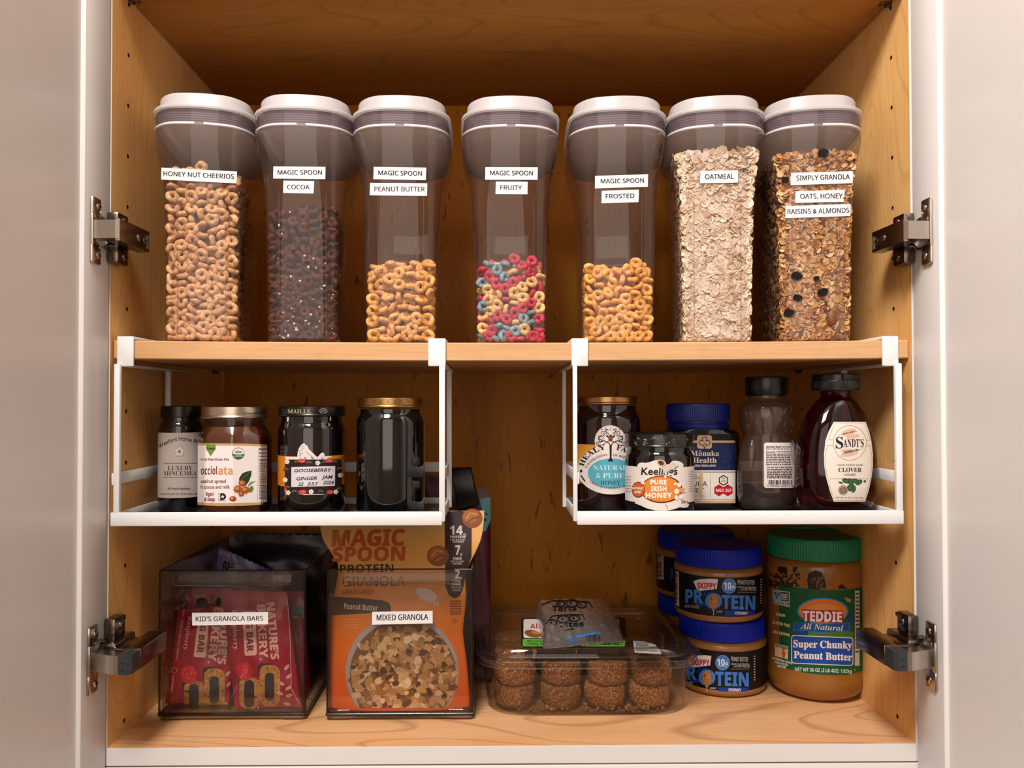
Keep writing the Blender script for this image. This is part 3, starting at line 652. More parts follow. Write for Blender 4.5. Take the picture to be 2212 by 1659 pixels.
def flakes(t, ztop, n, mats, wts, size, core, name, label, cat, seed, clump=0):
    # a heap of flakes pressed against the walls: core darkened for shade in the gaps, several layers of cupped oval flakes over it
    q = random.Random(seed); m = MB(); hd = .0895
    rings = [[(p[0], p[1]*.985, z) for p in rrect(float(np.interp(z, SZ, SHW))-.0050, hd-.004, .012, .002)] for z in np.linspace(.003, ztop-.006, 8)]
    m.loft(rings, len(mats))
    for k in range(n):
        u = q.random(); z = q.uniform(.002, ztop); a = size*q.uniform(.65, 1.2); b = a*q.uniform(.62, .95); lay = q.uniform(0, .0042)
        hw = float(np.interp(z, SZ, SHW))-.0014
        if u < .46: x = q.uniform(-hw+a*.4, hw-a*.4); y = float(can_front(np.array(x), np.array(z)))+.0016+lay; nrm = Vector((0, -1, 0))
        elif u < .64: x, y, nrm = hw-.001-lay, q.uniform(-hd, hd*.9), Vector((1, 0, 0))
        elif u < .82: x, y, nrm = -hw+.001+lay, q.uniform(-hd, hd*.9), Vector((-1, 0, 0))
        else: x, y, z, nrm = q.uniform(-hw, hw), q.uniform(-hd, -hd+.09), ztop-lay+.003*math.sin(x_*90 if (x_ := q.uniform(-.04, .04)) else 0), Vector((0, 0, 1))
        d = (nrm+Vector((q.gauss(0, .42), q.gauss(0, .42), q.gauss(0, .42)))).normalized(); Rm = d.to_track_quat('Z', 'Y').to_matrix() @ Matrix.Rotation(q.uniform(0, 6.28), 3, 'Z')
        cup = q.uniform(-.25, .25)*a; vs = [(0, 0, 0)]; vs += [(a/2*math.cos(w_)*(1+.08*math.sin(3*w_+k)), b/2*math.sin(w_), cup*(math.cos(w_)**2)*.5+.06*a) for w_ in [2*math.pi*i/9 for i in range(9)]]
        th = .0007; vs2 = [(p[0], p[1], p[2]-th) for p in vs]
        f = [(0, 1+i, 1+(i+1) % 9) for i in range(9)]+[(10, 11+(i+1) % 9, 11+i) for i in range(9)]+[(1+i, 11+i, 11+(i+1) % 9, 1+(i+1) % 9) for i in range(9)]
        c = Vector((x, y, max(z, .003)))
        mi = q.choices(range(len(mats)), wts)[0]
        P = []
        for p in vs+vs2:
            v = Rm @ Vector(p)+c; hwv = float(np.interp(v.z, SZ, SHW))-.0012; sq_ = lambda e: .0011*math.tanh(e/.0011) if e > 0 else e; v.x = max(-hwv, min(hwv, v.x)) if abs(v.x) < hwv-.0012 else math.copysign(hwv-.0012+sq_(abs(v.x)-hwv+.0012)*.8, v.x); fy = float(can_front(np.array(v.x), np.array(v.z)))+.0018; v.y = fy-sq_(fy-v.y) if v.y < fy else min(.088, v.y); v.z = max(.0012, v.z); P.append(v)
        m.add(P, f, mi)
    o = m.obj(name, mats+[core], None, ang=50, fixn=False); o.matrix_world = mw(t); tag(o, label, cat, None, 'stuff'); return o
oc = [plain('oat flake pale', 'e8d2bb', .7, spec=.2), plain('oat flake tan', 'd9bd9f', .7, spec=.2), plain('oat flake brown', 'bf9a76', .7, spec=.2)]
flakes(CAN[5][0], .2120, 5200, oc, [.45, .4, .15], .0098, plain('oat gap shade', '8a6a4c', .9), 'rolled_oats', 'pale rolled oats packed in the canister labelled OATMEAL', 'oats', 21)
gc = [plain('granola gold', 'c48a4a', .55), plain('granola brown', '9c6230', .55), plain('granola pale', 'd9b07c', .6), plain('granola dark', '6d3d1a', .55)]
flakes(CAN[6][0], .2090, 6000, gc, [.42, .27, .2, .11], .0076, plain('granola gap shade', '4a2a12', .9), 'granola', 'golden granola clusters packed in the rightmost canister', 'granola', 22)
M_rais = plain('raisin skin', '1d1210', .4, bump=.8, bscale=500); M_alm = plain('almond skin', '7a431f', .5, bump=.4, bscale=500)
def lump(name, mt, R, sq, seed, wob=.18, n=2):
    bm = bmesh.new(); bmesh.ops.create_icosphere(bm, subdivisions=n+1, radius=1); q = random.Random(seed); a = [Vector((q.gauss(0, 1), q.gauss(0, 1), q.gauss(0, 1))) for _ in range(5)]
    for v in bm.verts:
        d = v.co.normalized(); k = 1+wob*sum(math.sin(3.2*d.dot(c)+i*1.7) for i, c in enumerate(a))/3; v.co = Vector((d.x*R*sq[0]*k, d.y*R*sq[1]*k, d.z*R*sq[2]*k))
    m = MB(); m.bm(bm); return m.obj(name, mt, None, ang=80)
gs = CAN[6][1]
ras = [(1083, 428, 34), (848, 596, 26), (920, 1190, 36), (1080, 1290, 34), (925, 1325, 30), (872, 1418, 34), (1040, 1205, 20)]
where = ['just above the top paper label', 'left of the top paper label', 'below the paper labels at mid height', 'right of centre near the bottom', 'left of centre near the bottom', 'at the lower left wall', 'in the middle, smallest of them']
rs0 = None
for (x, y, s_), wh in zip(ras, where):
    p = gs.map(np.array([CC[0]+x/CC[2]]), np.array([CC[1]+y/CC[2]]), np.array([-.0008]))[0]
    if rs0 is None: rs0 = o = lump('raisin', M_rais, 1.0, (1, .35, .75), 31, .10, 3)
    else: o = rs0.copy(); COL.objects.link(o)
    k = s_/CC[2]*.00052; o.matrix_world = mw(CAN[6][0]) @ Matrix.Translation(p) @ Matrix.Rotation(rnd.uniform(-.6, .6), 4, 'Y') @ Matrix.Scale(k, 4)
    tag(o, 'black raisin in the granola canister, '+wh, 'raisin', 'raisins in the granola')
p = gs.map(np.array([CC[0]+1137/CC[2]]), np.array([CC[1]+1450/CC[2]]), np.array([-.0008]))[0]
o = lump('almond', M_alm, .0088, (.62, .36, 1), 33, .06); o.matrix_world = mw(CAN[6][0]) @ Matrix.Translation(p); tag(o, 'brown whole almond low in the granola of the rightmost canister', 'almond')
# ---------------------------------------------------------------- jars and bottles in the baskets
M_glass = clear('clear jar glass', (.93, .92, .90), (.22, .18, .16), .015, 1.5)
M_pet = clear('clear bottle plastic', (.93, .91, .89), (.30, .26, .23), .05, 1.5, haze=.03)
M_lidblk = plain('black lid', '0d0b0b', .28, spec=.5)
M_gold = plain('gold lid', 'b58a52', .3, metal=1.)
M_silv = plain('silver lid', 'c9b8a8', .28, metal=1.)
M_blue = plain('blue lid plastic', '0a22a4', .42, spec=.22)
M_navylid = plain('navy lid plastic', '0f2079', .38, spec=.4)
def fillm(name, col, rough=.07): return plain(name, col, rough, spec=.6, coat=.6)
M_dark = fillm('dark preserve', '0a0505'); M_amber = fillm('dark amber honey', '1c0805'); M_black = fillm('black glass', '050505')
M_spread = plain('hazelnut spread', '5e2f16', .18, spec=.5, coat=.5)
class Jar:                                       # size and place of an upright jar, measured on the photograph at its own depth
    def __init__(s, cx, y, base=TZ+.0003):
        s.cx, s.y, s.z0 = cx, y, base; s.x = at(cx, 1000, y).x; s.k = (y-CAM[1])/F; s.d = 0
    def z(s, py, rpx=0): return at(s.cx, py, s.y-rpx*s.k).z-s.z0
    def r(s, px): return px*s.k
    def mk(s, name, label, cat, group=None, rz=0): s.t = thing(name, label, cat, (s.x, s.y, s.z0), rz, group); return s.t
def flutes(m, r, z0, z1, n, dep=.0006, mi=0):    # fine vertical ribs on a round cap
    rings = []
    for z, k in ((z0, 0), (z0+.0008, 1), (z1-.0012, 1), (z1, 0)):
        rings.append([((r+dep*k*(1 if i % 4 in (1, 2) else 0))*math.cos(2*math.pi*i/(4*n)), (r+dep*k*(1 if i % 4 in (1, 2) else 0))*math.sin(2*math.pi*i/(4*n)), z) for i in range(4*n)])
    m.loft(rings, mi, True, True)
def twist_lid(t, r, z0, z1, mt, name='lid', label=None):
    m = MB(); m.lathe([(r*.97, z0), (r, z0+.0008), (r, z0+.002), (r*.985, z0+.003), (r*.985, z1-.003), (r*.97, z1-.0008), (r*.93, z1), (r*.88, z1-.0002), (r*.86, z1-.001), (.0004, z1-.001)], 64)
    o = m.obj(name, mt, t, ang=25)
    if label: o['label'] = label
    return o
GJ = 'jars in the left basket'; GH = 'honey containers in the right basket'
# mincemeat
j = Jar(391, .096); t = j.mk('preserve_jar', 'dark slim jar with shade-greyed mincemeat label, leftmost in the left basket', 'jar', GJ); R = j.r(46)
m = MB(); m.lathe([(.0005, .0), (R*.86, 0), (R*.97, .0025), (R, .007), (R, j.z(932, 46)), (R*.985, j.z(925, 46)), (R*.9, j.z(915, 46)), (R*.84, j.z(909, 46)), (R*.83, j.z(900, 46))], 64).obj('body', M_black, t, ang=60)
twist_lid(t, j.r(42), j.z(902, 42), j.z(877, 42), M_lidblk)
K = (320, 840, 5.72); a = Art(Surf(mw(t), fcyl(R), -R*1.05, 0, (-R*.999, R*.999)), K, step=16)
g = 'b4a69d'; k1 = '1c1614'  # g: label paper greyed, its shade put into the colour
a.arc('Wexford Home Preserves', 415, 1040, 400, 400, 131, 36, 52, k1, '', 3)
for i in range(5): c, s_ = 386+36*math.cos(1.2566*i-1.57), 775+38*math.sin(1.2566*i-1.57); a.ell(c, s_, 30, 26, '6b605a', 2, 16, 72*i); a.ell(c, s_, 26, 22, 'c9bdb4', 3, 16, 72*i)
for i in range(5): a.line([(386, 775), (386+26*math.cos(1.2566*i-.94), 775+26*math.sin(1.2566*i-.94))], 4, '6b605a', 4)
a.line([(190, 918), (645, 918)], 4, k1); a.line([(190, 1093), (645, 1093)], 4, k1)
a.text('LUXURY', 245, 1003, 545, 53, k1, 's'); a.text('MINCEMEAT', 192, 1067, 640, 51, k1, 's'); a.text('All Natural Ingredients', 240, 1243, 520, 26, k1, 'I'); a.text('HANDMADE IN WEXFORD, IRELAND', 160, 1310, 700, 22, k1, 's')
a.build('paper_label', t, extra=(cylsheet(R, -88, 88, j.z(1076, 46), j.z(935, 46)), g))
# hazelnut spread, eight-sided
j = Jar(508, .056); t = j.mk('spread_jar', 'eight-sided glass jar of brown hazelnut spread with white label and silver lid', 'jar', GJ); R = j.r(75); AP = R*.955
TH8 = [math.radians(-9+45*i) for i in range(-2, 3)]
def foct(AP):
    def f(x, z): return np.max([(x*math.sin(q)-AP)/max(.05, math.cos(q)) for q in TH8 if abs(q) < 1.5], axis=0)
    return f
def octr(ap, z, rd, n=96):                       # outline blending from a circle (rd=1) to the octagon (rd=0)
    out = []
    for i in range(n):
        p = 2*math.pi*i/n; q = (p+math.radians(90)-math.radians(-9)) % math.radians(45); q = min(q, math.radians(45)-q)
        r8 = min(ap/math.cos(q), ap*1.068); rr = r8*(1-rd)+ap*1.02*rd; out.append((rr*math.cos(p), rr*math.sin(p), z))
    return out
prof = [(.88, 0, .5), (.97, .003, .2), (1, .007, 0), (1, j.z(958, 75), 0), (.985, j.z(945, 75), .1), (.93, j.z(934, 75), .5), (.86, j.z(924, 75), .9), (.83, j.z(916, 75), 1)]
MB().loft([octr(AP*.985*s_, z+.0006, rd) for s_, z, rd in prof[:-1]]).obj('filling', M_spread, t, ang=28)
MB().loft([octr(AP*s_, z, rd) for s_, z, rd in prof]+[octr(AP*.83, j.z(902, 75), 1)], 0, True, False).obj('glass', M_glass, t, ang=28)
twist_lid(t, j.r(70), j.z(904, 70), j.z(878, 70), M_silv)
sf = Surf(mw(t), foct(AP), -R*1.2, R*.3, (-AP*.99, AP*.99)); a = Art(sf, K, step=14)
wl = 'e9deda'; go = 'c49a63'; br = '6b2f16'; rd = '7c1418'
a.poly([(600, 672), (855, 672), (1190, 676), (1505, 690), (1500, 720), (600, 706)], go, 1); a.poly([(600, 700), (1190, 704), (1507, 716), (1500, 1392), (1420, 1402), (1195, 1408), (855, 1412), (600, 1400)], wl, 2)
a.poly([(600, 1400), (855, 1412), (1195, 1408), (1420, 1400), (1420, 1428), (1180, 1446), (855, 1448), (600, 1432)], go, 1)
a.poly([(775, 832), (720, 745), (712, 690), (735, 668), (768, 680), (785, 695), (805, 672), (835, 690), (836, 740)], '6f8a3a', 3); a.text('Organic', 722, 752, 832, 34, '2a3a12', 'b', 4)
a.text('m oil free-Gluten free', 655, 886, 1000, 34, rd, 'b'); a.ell(1113, 800, 77, 73, '5a4636', 3); a.ell(1113, 800, 71, 67, 'f0e8e4', 4)
a.poly([(1113+68*math.cos(math.radians(q)), 804+64*math.sin(math.radians(q))) for q in range(0, 181, 12)], '2e6b40', 5); a.line([(1050, 838), (1176, 838)], 5, 'f0e8e4', 6); a.text('USDA', 1072, 792, 1155, 28, '3c3a30', 'B', 5); a.fuzz(1072, 812, 1155, 832, 1, 'f0e8e4', 6)
a.text('occiol', 657, 1058, 852, 98, br, 'N'); a.text('ata', 865, 1058, 1046, 98, 'c99a6a', 'NB'); a.text('azelnut spread', 655, 1160, 962, 44, br, 'b'); a.text('h cocoa and milk', 655, 1232, 1013, 44, br, 'b')
a.text('Rigoni', 715, 1322, 808, 46, rd, 'NB'); a.text('di Asiago', 700, 1385, 826, 44, rd, 'NB')
a.poly([(892, 1288), (930, 1288), (958, 1305), (966, 1332), (955, 1358), (925, 1376), (892, 1376)], '15110f', 3)
a.poly([(923+(26 if i % 2 == 0 else 11)*math.sin(math.pi*i/5), 1332-(26 if i % 2 == 0 else 11)*math.cos(math.pi*i/5)) for i in range(10)], wl, 4); a.fuzz(868, 1380, 965, 1392, 1, '55443c', 3); a.bars(866, 1288, 882, 1376, '9a8a80', 3, 5, False, 10)
a.poly([(1125, 1150), (1122, 1105), (1160, 1045), (1220, 1020), (1276, 1008), (1272, 1070), (1240, 1150), (1195, 1205), (1165, 1170)], '2c3418', 3); a.line([(1135, 1150), (1190, 1080), (1262, 1018)], 5, '5d6a34', 4)
for i in range(4): a.line([(1150+22*i, 1130-20*i), (1165+26*i, 1085-16*i)], 3, '6d7a44', 4)
a.poly([(1225, 1200), (1260, 1150), (1330, 1138), (1300, 1160), (1240, 1205)], '7d8f50', 3); a.ell(1272, 1240, 26, 42, '5f7a38', 3, 20, 20)
r_ = random.Random(4)
for cx, cy, q in ((1160, 1165, 44), (1106, 1238, 50), (1200, 1250, 50), (1150, 1300, 34)):
    for i in range(9): an = i*.7+cx; a.poly([(cx+q*.7*math.cos(an-.2), cy+q*.7*math.sin(an-.2)), (cx+q*1.35*math.cos(an), cy+q*1.35*math.sin(an)), (cx+q*.7*math.cos(an+.2), cy+q*.7*math.sin(an+.2))], '8a5a30', 3)
    a.ell(cx, cy, q, q*.86, 'a4501c', 4, 22); a.ell(cx-q*.2, cy-q*.2, q*.5, q*.38, 'd08a4a', 5, 18)
a.ell(1046, 1358, 42, 32, 'a0441a', 4); a.ell(1036, 1350, 16, 11, 'd89a64', 5)
a.text('Nutrition', 1368, 756, 1497, 28, '15110f', 'NB'); a.fuzz(1368, 778, 1497, 812, 2, '3a322e', 3, .7, 2); a.rect(1368, 826, 1497, 836, '15110f', 3); a.text('Calories', 1368, 886, 1465, 24, '15110f', 'NB'); a.rect(1368, 898, 1497, 903, '15110f', 3); a.fuzz(1372, 915, 1495, 1180, 13, '4a403a', 3, .7, 3); a.rect(1364, 1188, 1495, 1196, '15110f', 3); a.fuzz(1370, 1210, 1490, 1370, 9, '4a403a', 3, .7, 4); a.line([(1360, 735), (1352, 1385)], 3, '4a403a', 3)
a.build('paper_label', t)
LS = Surf(mw(t), fcyl(j.r(70)*.986), -.06, 0, (-.04, .04)); a = Art(LS, K, step=16); a.text('Compostable', 1178, 313, 1385, 26, '2a201a', 'b', 1); a.build('lid_print', t)
# gooseberry ginger jam
j = Jar(674, .062); t = j.mk('jam_jar', 'dark jam jar with black lid and handwritten GOOSEBERRY GINGER JAM label', 'jar', GJ); R = j.r(71)
MB().lathe([(.0005, 0), (R*.84, 0), (R*.95, .0025), (R*.985, .008), (R, .014), (R, j.z(930, 71)), (R*.985, j.z(924, 71)), (R*.93, j.z(917, 71)), (R*.90, j.z(910, 71)), (R*.90, j.z(899, 71))], 72).obj('body', M_dark, t, ang=60)
twist_lid(t, j.r(71), j.z(900, 71), j.z(877, 71), M_lidblk)
K2 = (590, 840, 5.7216); LS = Surf(mw(t), fcyl(j.r(71)*.986), -.06, 0, (-.04, .04)); a = Art(LS, K2, step=16)
a.text('MAILLE.', 178, 302, 480, 50, 'b09a7a', 'S', 1); a.ring(621, 272, 46, 28, 5, 'a89a88', 1); a.text('1747', 590, 285, 652, 24, 'a89a88', 'S', 1); a.build('lid_print', t)
a = Art(Surf(mw(t), fcyl(R), -R*1.05, 0, (-R*.999, R*.999)), K2, step=14); orr = 'c9761c'; ww = 'ded2cc'; dk = '2b1618'
a.poly([(150, 838), (300, 842), (305, 780), (322, 730), (352, 688), (385, 668), (400, 690), (425, 705), (440, 745), (500, 800), (545, 848), (590, 795), (612, 785), (632, 802), (640, 832), (720, 828), (720, 880), (150, 880)], ww, 2)
for q in ((350, 775, 24), (372, 720, 16), (340, 815, 14)): a.ring(q[0], q[1], q[2], q[2]*.9, 4, '5a5050', 3, 40, 320)
a.line([(400, 770), (470, 830), (500, 858)], 7, '9a8e88', 3)
for s_, x in (('I', 325), ('V', 380), ('N', 465), ('A', 585)): a.text(s_, x, 874, x+(10 if s_ == 'I' else 40), 30, '3a3030', 'S', 3)
a.poly([(680, 850), (780, 826), (850, 815), (890, 812), (890, 850), (700, 868)], orr, 3)
a.poly([(148, 872), (842, 872), (842, 1280), (640, 1298), (340, 1298), (148, 1280)], dk, 4); a.poly([(240, 1286), (740, 1286), (600, 1308), (380, 1310)], 'd9c9c0', 3)
rd2, gr2 = 'c8403a', '4c5c40'
for x, y in ((300, 895), (450, 905), (640, 900), (755, 895), (270, 1262), (590, 1262), (165, 990), (820, 980), (180, 1210), (815, 1230)):
    for q in (-35, 20): a.ell(x+q*.5, y, 26, 12, gr2, 5, 14, q)
for x, y, q in ((360, 890, 46), (688, 885, 44), (365, 1272, 50), (700, 1275, 42), (160, 1250, 18)): a.ell(x, y, q, 26, rd2, 6, 18); a.ell(x+q*.2, y+4, q*.4, 10, 'dd6a58', 7, 12)
for x, y in ((178, 900), (550, 915), (470, 1270), (155, 1125), (825, 1068), (190, 1282), (770, 1272)):
    for i in range(5): a.ell(x+16*math.cos(1.257*i), y+16*math.sin(1.257*i), 15, 15, 'e2d4cc', 6, 12)
    a.ell(x, y, 8, 8, 'c9a890', 7, 10)
a.poly([(232, 966), (760, 953), (756, 1198), (230, 1213)], 'd4cdd0', 8)
for s_, x0, x1, b_, rs_ in (('GOOSEBERRY', 262, 705, 1030, -6), ('GINGER', 288, 540, 1130, -8), ('JAM', 600, 718, 1112, -4), ('22', 312, 372, 1196, 0), ('JULY', 424, 548, 1192, -2), ('2024', 612, 736, 1178, -2)): a.text(s_, x0, b_, x1, 42, '17141a', 'b', 9, rise=rs_, lean=12)
s1 = cylsheet(R, -86, 86, j.z(1052, 71), j.z(986, 71)); a.build('paper_label', t, extra=(s1, orr))
# plain dark jar with a gold lid
j = Jar(844, .054); t = j.mk('honey_jar', 'unlabelled black looking jar with gold honeycomb lid at right of the left basket', 'jar', GJ); R = j.r(73)
MB().lathe([(.0005, 0), (R*.86, 0), (R*.96, .003), (R, .010), (R, j.z(915, 73)), (R*.985, j.z(906, 73)), (R*.93, j.z(898, 73)), (R*.885, j.z(892, 73)), (R*.885, j.z(884, 73))], 72).obj('body', M_black, t, ang=60)
twist_lid(t, j.r(71), j.z(881, 71), j.z(858, 71), M_gold)
a = Art(Surf(mw(t), fcyl(j.r(71)*.986), -.06, 0, (-.04, .04)), K2, step=16)
for i in range(-4, 5): cx = 1460+i*86; a.line([(cx+44*math.cos(math.radians(60*q)), 165+44*math.sin(math.radians(60*q))) for q in (3, 4, 5, 6)], 5, '5a3c1c', 1); a.line([(cx+44*math.cos(math.radians(60*q)), 165+40*math.sin(math.radians(60*q))) for q in (3, 2, 1)], 5, '5a3c1c', 1)
a.it = [(np.stack([v[:, 0], np.clip(v[:, 1], 128, 203)], 1), f, mi, ly) for v, f, mi, ly in a.it]; a.build('lid_print', t)

# ---- right basket
# Healy honey
j = Jar(1311, .102); t = j.mk('honey_jar', 'dark honey jar with gold lid and white tree label, leftmost in the right basket', 'honey jar', GH); R = j.r(72)
MB().lathe([(.0005, 0), (R*.86, 0), (R*.96, .003), (R, .009), (R, j.z(916, 72)), (R*.985, j.z(906, 72)), (R*.94, j.z(897, 72)), (R*.88, j.z(889, 72)), (R*.875, j.z(876, 72))], 72).obj('body', M_amber, t, ang=60)
twist_lid(t, j.r(66), j.z(874, 66), j.z(856, 66), M_gold)
K3 = (1220, 840, 5.72); a = Art(Surf(mw(t), fcyl(R), -R*1.05, 0, (-R*.999, R*.999)), K3, step=14); wh = 'e6d8cf'; bk = '171314'
a.ell(560, 640, 190, 190, wh, 3, 40); a.ell(580, 1000, 425, 305, wh, 2, 48); a.ell(575, 1042, 288, 184, '58aabb', 4, 44)
a.poly([(552, 690), (580, 690), (577, 850), (598, 897), (528, 897), (555, 850)], bk, 5)
def spiral(a, cx, cy, r, a0, turns, wd, col, sx=1, ly=5):
    a.line([(cx+sx*r*(1-.75*i/26)*math.cos(math.radians(a0+360*turns*i/26)), cy+r*(1-.75*i/26)*math.sin(math.radians(a0+360*turns*i/26))) for i in range(27)], wd, col, ly)
for sx in (-1, 1):
    c = 566
    a.line([(c, 715), (c+sx*20, 670), (c+sx*80, 640), (c+sx*135, 660), (c+sx*150, 610), (c+sx*110, 570)], 11, bk, 5)
    a.line([(c, 640), (c+sx*50, 655), (c+sx*100, 690), (c+sx*165, 700)], 6, bk, 5)
    for q in ((118, 610, 34, 1.3), (165, 675, 24, 1.2), (95, 545, 30, 1.3), (45, 555, 22, 1.2), (130, 640, 22, 1.1), (62, 505, 18, 1.2)): spiral(a, c+sx*q[0], q[1], q[2], 90, q[3], 6, bk, sx)
    for q in ((60, 530), (80, 580), (35, 505), (145, 585), (110, 500), (30, 600)): a.ell(c+sx*q[0], q[1], 11, 5, bk, 5, 10, sx*-35)
    a.ell(c+sx*34, 590, 26, 8, bk, 5, 12, sx*-18)
a.line([(566, 480), (566, 520)], 6, bk, 5); a.ell(566, 580, 16, 16, bk, 6, 14); a.ell(563, 615, 27, 34, 'b85a34', 6, 18)
for q in (604, 620, 634): a.line([(540, q), (587, q)], 7, bk, 7)
a.arc('HEALY', 575, 1010, 345, 270, 168, 101, 62, bk, 'S', 5); a.arc('FA', 575, 1010, 340, 262, 80, 60, 62, bk, 'S', 5)
a.arc('3 GENERATIONS', 575, 1035, 305, 210, 165, 99, 30, bk, 's', 5); a.arc('OF BEE', 575, 1035, 300, 205, 86, 58, 28, bk, 's', 5)
a.text('NATURAL', 355, 1005, 762, 60, 'e4eef0', 's', 6); a.text('& PURE', 388, 1102, 730, 62, 'e4eef0', 's', 6); a.text('HONEY', 447, 1185, 683, 52, '1c2340', 's', 6)
a.arc('A RICH AND LUSCIOUS FLAVOUR', 580, 990, 350, 250, 218, 312, 27, bk, 's', 5, low=True)
for i in range(3): a.ell(215+14*i, 1085+20*i, 8, 26, bk, 5, 12, -35)
a.ell(205, 1015, 9, 22, bk, 5, 12, 30); a.ell(205, 1015, 20, 7, bk, 5, 12, 30)
a.build('paper_label', t, extra=(cylsheet(R, -88, 88, j.z(1046, 72), j.z(961, 72)), 'd08f36'))
# Keelings honey
j = Jar(1424, .0405); t = j.mk('honey_jar', 'small squat jar of Irish honey with black patterned lid in front of two taller jars', 'honey jar', GH); R = j.r(74)
MB().lathe([(.0005, 0), (R*.86, 0), (R*.96, .003), (R, .009), (R, j.z(997, 74)), (R*.985, j.z(988, 74)), (R*.94, j.z(980, 74)), (R*.90, j.z(974, 74)), (R*.90, j.z(966, 74))], 72).obj('body', M_black, t, ang=60)
twist_lid(t, j.r(72), j.z(968, 72), j.z(938, 72), M_lidblk)
a = Art(Surf(mw(t), fcyl(j.r(72)*.986), -.06, 0, (-.045, .045)), K3, step=14); q = random.Random(5)
for i in range(34):
    x, y = q.uniform(770, 1560), q.uniform(585, 690); a.ell(x, y, q.uniform(6, 20), q.uniform(4, 9), q.choice(('5a5654', '8a8480', '3c3938')), 1, 12, q.uniform(-60, 60))
a.ring(1195, 655, 40, 44, 4, '4a4644', 2, 200, 400); a.ell(992, 625, 16, 7, 'd0c8c0', 2); a.ell(992, 645, 10, 22, 'a8642c', 3)
for y in (638, 650, 662): a.line([(982, y), (1002, y)], 4, '1a1614', 4)
a.build('lid_print', t)
m = MB(); rr = random.Random(9); rings = []
for z, k in ((j.z(973, 74), 1.005), (j.z(968, 74), 1.03), (j.z(955, 74), 1.02), (j.z(940, 74), 1.02), (j.z(934, 74), .93)): rings.append([(j.r(72)*(k+rr.uniform(-.008, .012))*math.cos(6.2832*i/60), j.r(72)*(k+rr.uniform(-.008, .012))*math.sin(6.2832*i/60), z+rr.uniform(-.0008, .0008)) for i in range(60)])
m.loft(rings, 0, False, False).obj('shrink_wrap', clear('shrink wrap film', (.97, .97, .97), (.75, .75, .75), .12, 1.35), t, ang=12)
a = Art(Surf(mw(t), fcyl(R), -R*1.05, 0, (-R*.999, R*.999)), K3, step=14); wk = 'e2d5cc'; dr = '5c1a12'; og = 'dd8430'
a.poly([(870, 985), (900, 975), (898, 945), (918, 918), (955, 910), (1000, 915), (1050, 905), (1090, 890), (1130, 880), (1185, 876), (1200, 905), (1230, 940), (1290, 930), (1330, 890), (1380, 888), (1430, 900), (1465, 930), (1462, 975), (1500, 985), (1500, 1400), (1535, 1425), (1520, 1462), (1470, 1470), (1420, 1462), (1330, 1492), (1240, 1506), (1120, 1502), (1020, 1478), (930, 1438), (870, 1415)], wk, 2)
a.text('Keelings', 945, 1060, 1388, 88, '1f1412', 'b', 4, rise=0, lean=8); a.poly([(1190, 970), (1260, 950), (1345, 900), (1375, 930), (1360, 985), (1275, 1000), (1255, 1080), (1240, 1090), (1225, 1010)], 'cfc0b6', 5); a.ell(1190, 915, 36, 26, '5a2a14', 5, 18, 25); a.ell(1195, 915, 60, 40, 'c9a888', 4, 18, 25)
a.line([(1350, 990), (1400, 950)], 8, '6a6a50', 6)
a.ell(1195, 1240, 256, 170, dr, 4, 48); a.ell(1192, 1238, 240, 156, og, 5, 48)
for s_, x0, b_, x1, c in (('PURE', 1058, 1180, 1256, 58), ('IRISH', 1066, 1262, 1256, 60), ('HONEY', 1002, 1346, 1322, 64)): a.text(s_, x0, b_, x1, c, 'f2e6dc', 'NB', 6)
a.ell(912, 1243, 80, 97, dr, 6, 32); a.ell(912, 1243, 74, 90, 'bf4a1c', 7, 32)
for i in range(10): an = .628*i; a.poly([(912, 1243), (912+70*math.cos(an), 1243+86*math.sin(an)), (912+70*math.cos(an+.22), 1243+86*math.sin(an+.22))], 'd8703a', 8)
a.text('NATURALLY', 842, 1240, 984, 28, 'f0d8c8', 'B', 9); a.text('SWEET', 868, 1288, 958, 30, 'f0d8c8', 'B', 9)
for x, y, q in ((1378, 1265, 30), (1408, 1185, 26), (1375, 1340, 24), (1430, 1330, 26), (1360, 1175, 16), (970, 1160, 18), (962, 1125, 14), (1475, 1260, 14), (1240, 1088, 14)): a.ell(x, y, q, q*1.1, 'f0e4da', 7, 18)
a.ell(1440, 1250, 36, 32, 'd89a58', 8, 18)
a.text('250g e', 1436, 1411, 1520, 34, '2a2220', 'b', 4); a.arc('STRAIGHT FROM THE FARM', 1190, 1180, 330, 205, 216, 322, 24, 'b88a70', '', 4, low=True)
a.fuzz(752, 1080, 822, 1300, 6, '8a7c74', 3, .5, 6, .25); a.fuzz(1530, 1020, 1580, 1290, 9, '8a7c74', 3, .5, 7, .25); a.line([(1235, 1430), (1262, 1450), (1270, 1485)], 6, '9a4a34', 5)
a.build('paper_label', t, extra=(cylsheet(R, -90, 90, j.z(1088, 74), j.z(1010, 74)), wk))
# Manuka honey, rounded square
j = Jar(1508, .124); t = j.mk('honey_jar', 'black squarish honey jar with blue screw lid and navy and white label', 'honey jar', GH); hw, hd = j.r(80), .030
def sq(k, z): return [(p[0], p[1], z) for p in rrect(hw*k, hd*(k if k > .9 else (k*.55+.45)), .016*k, .004, .002)]
MB().loft([sq(.93, 0), sq(.985, .003), sq(1, .007), sq(1, j.z(946, 60)), sq(.985, j.z(938, 60)), sq(.94, j.z(932, 60)), [(p[0], p[1], j.z(928, 60)) for p in rrect(hw*.83, .030, .025, .002)]]).obj('body', M_black, t, ang=40)
m = MB(); r0 = j.r(66); m.lathe([(r0*.97, j.z(928, 60)-.001), (r0, j.z(926, 60)), (r0, j.z(917, 60)), (r0*.95, j.z(915, 60)), (r0*.95, j.z(910, 60))], 64, sq=.86); m.obj('neck_ring', M_navylid, t, ang=30)
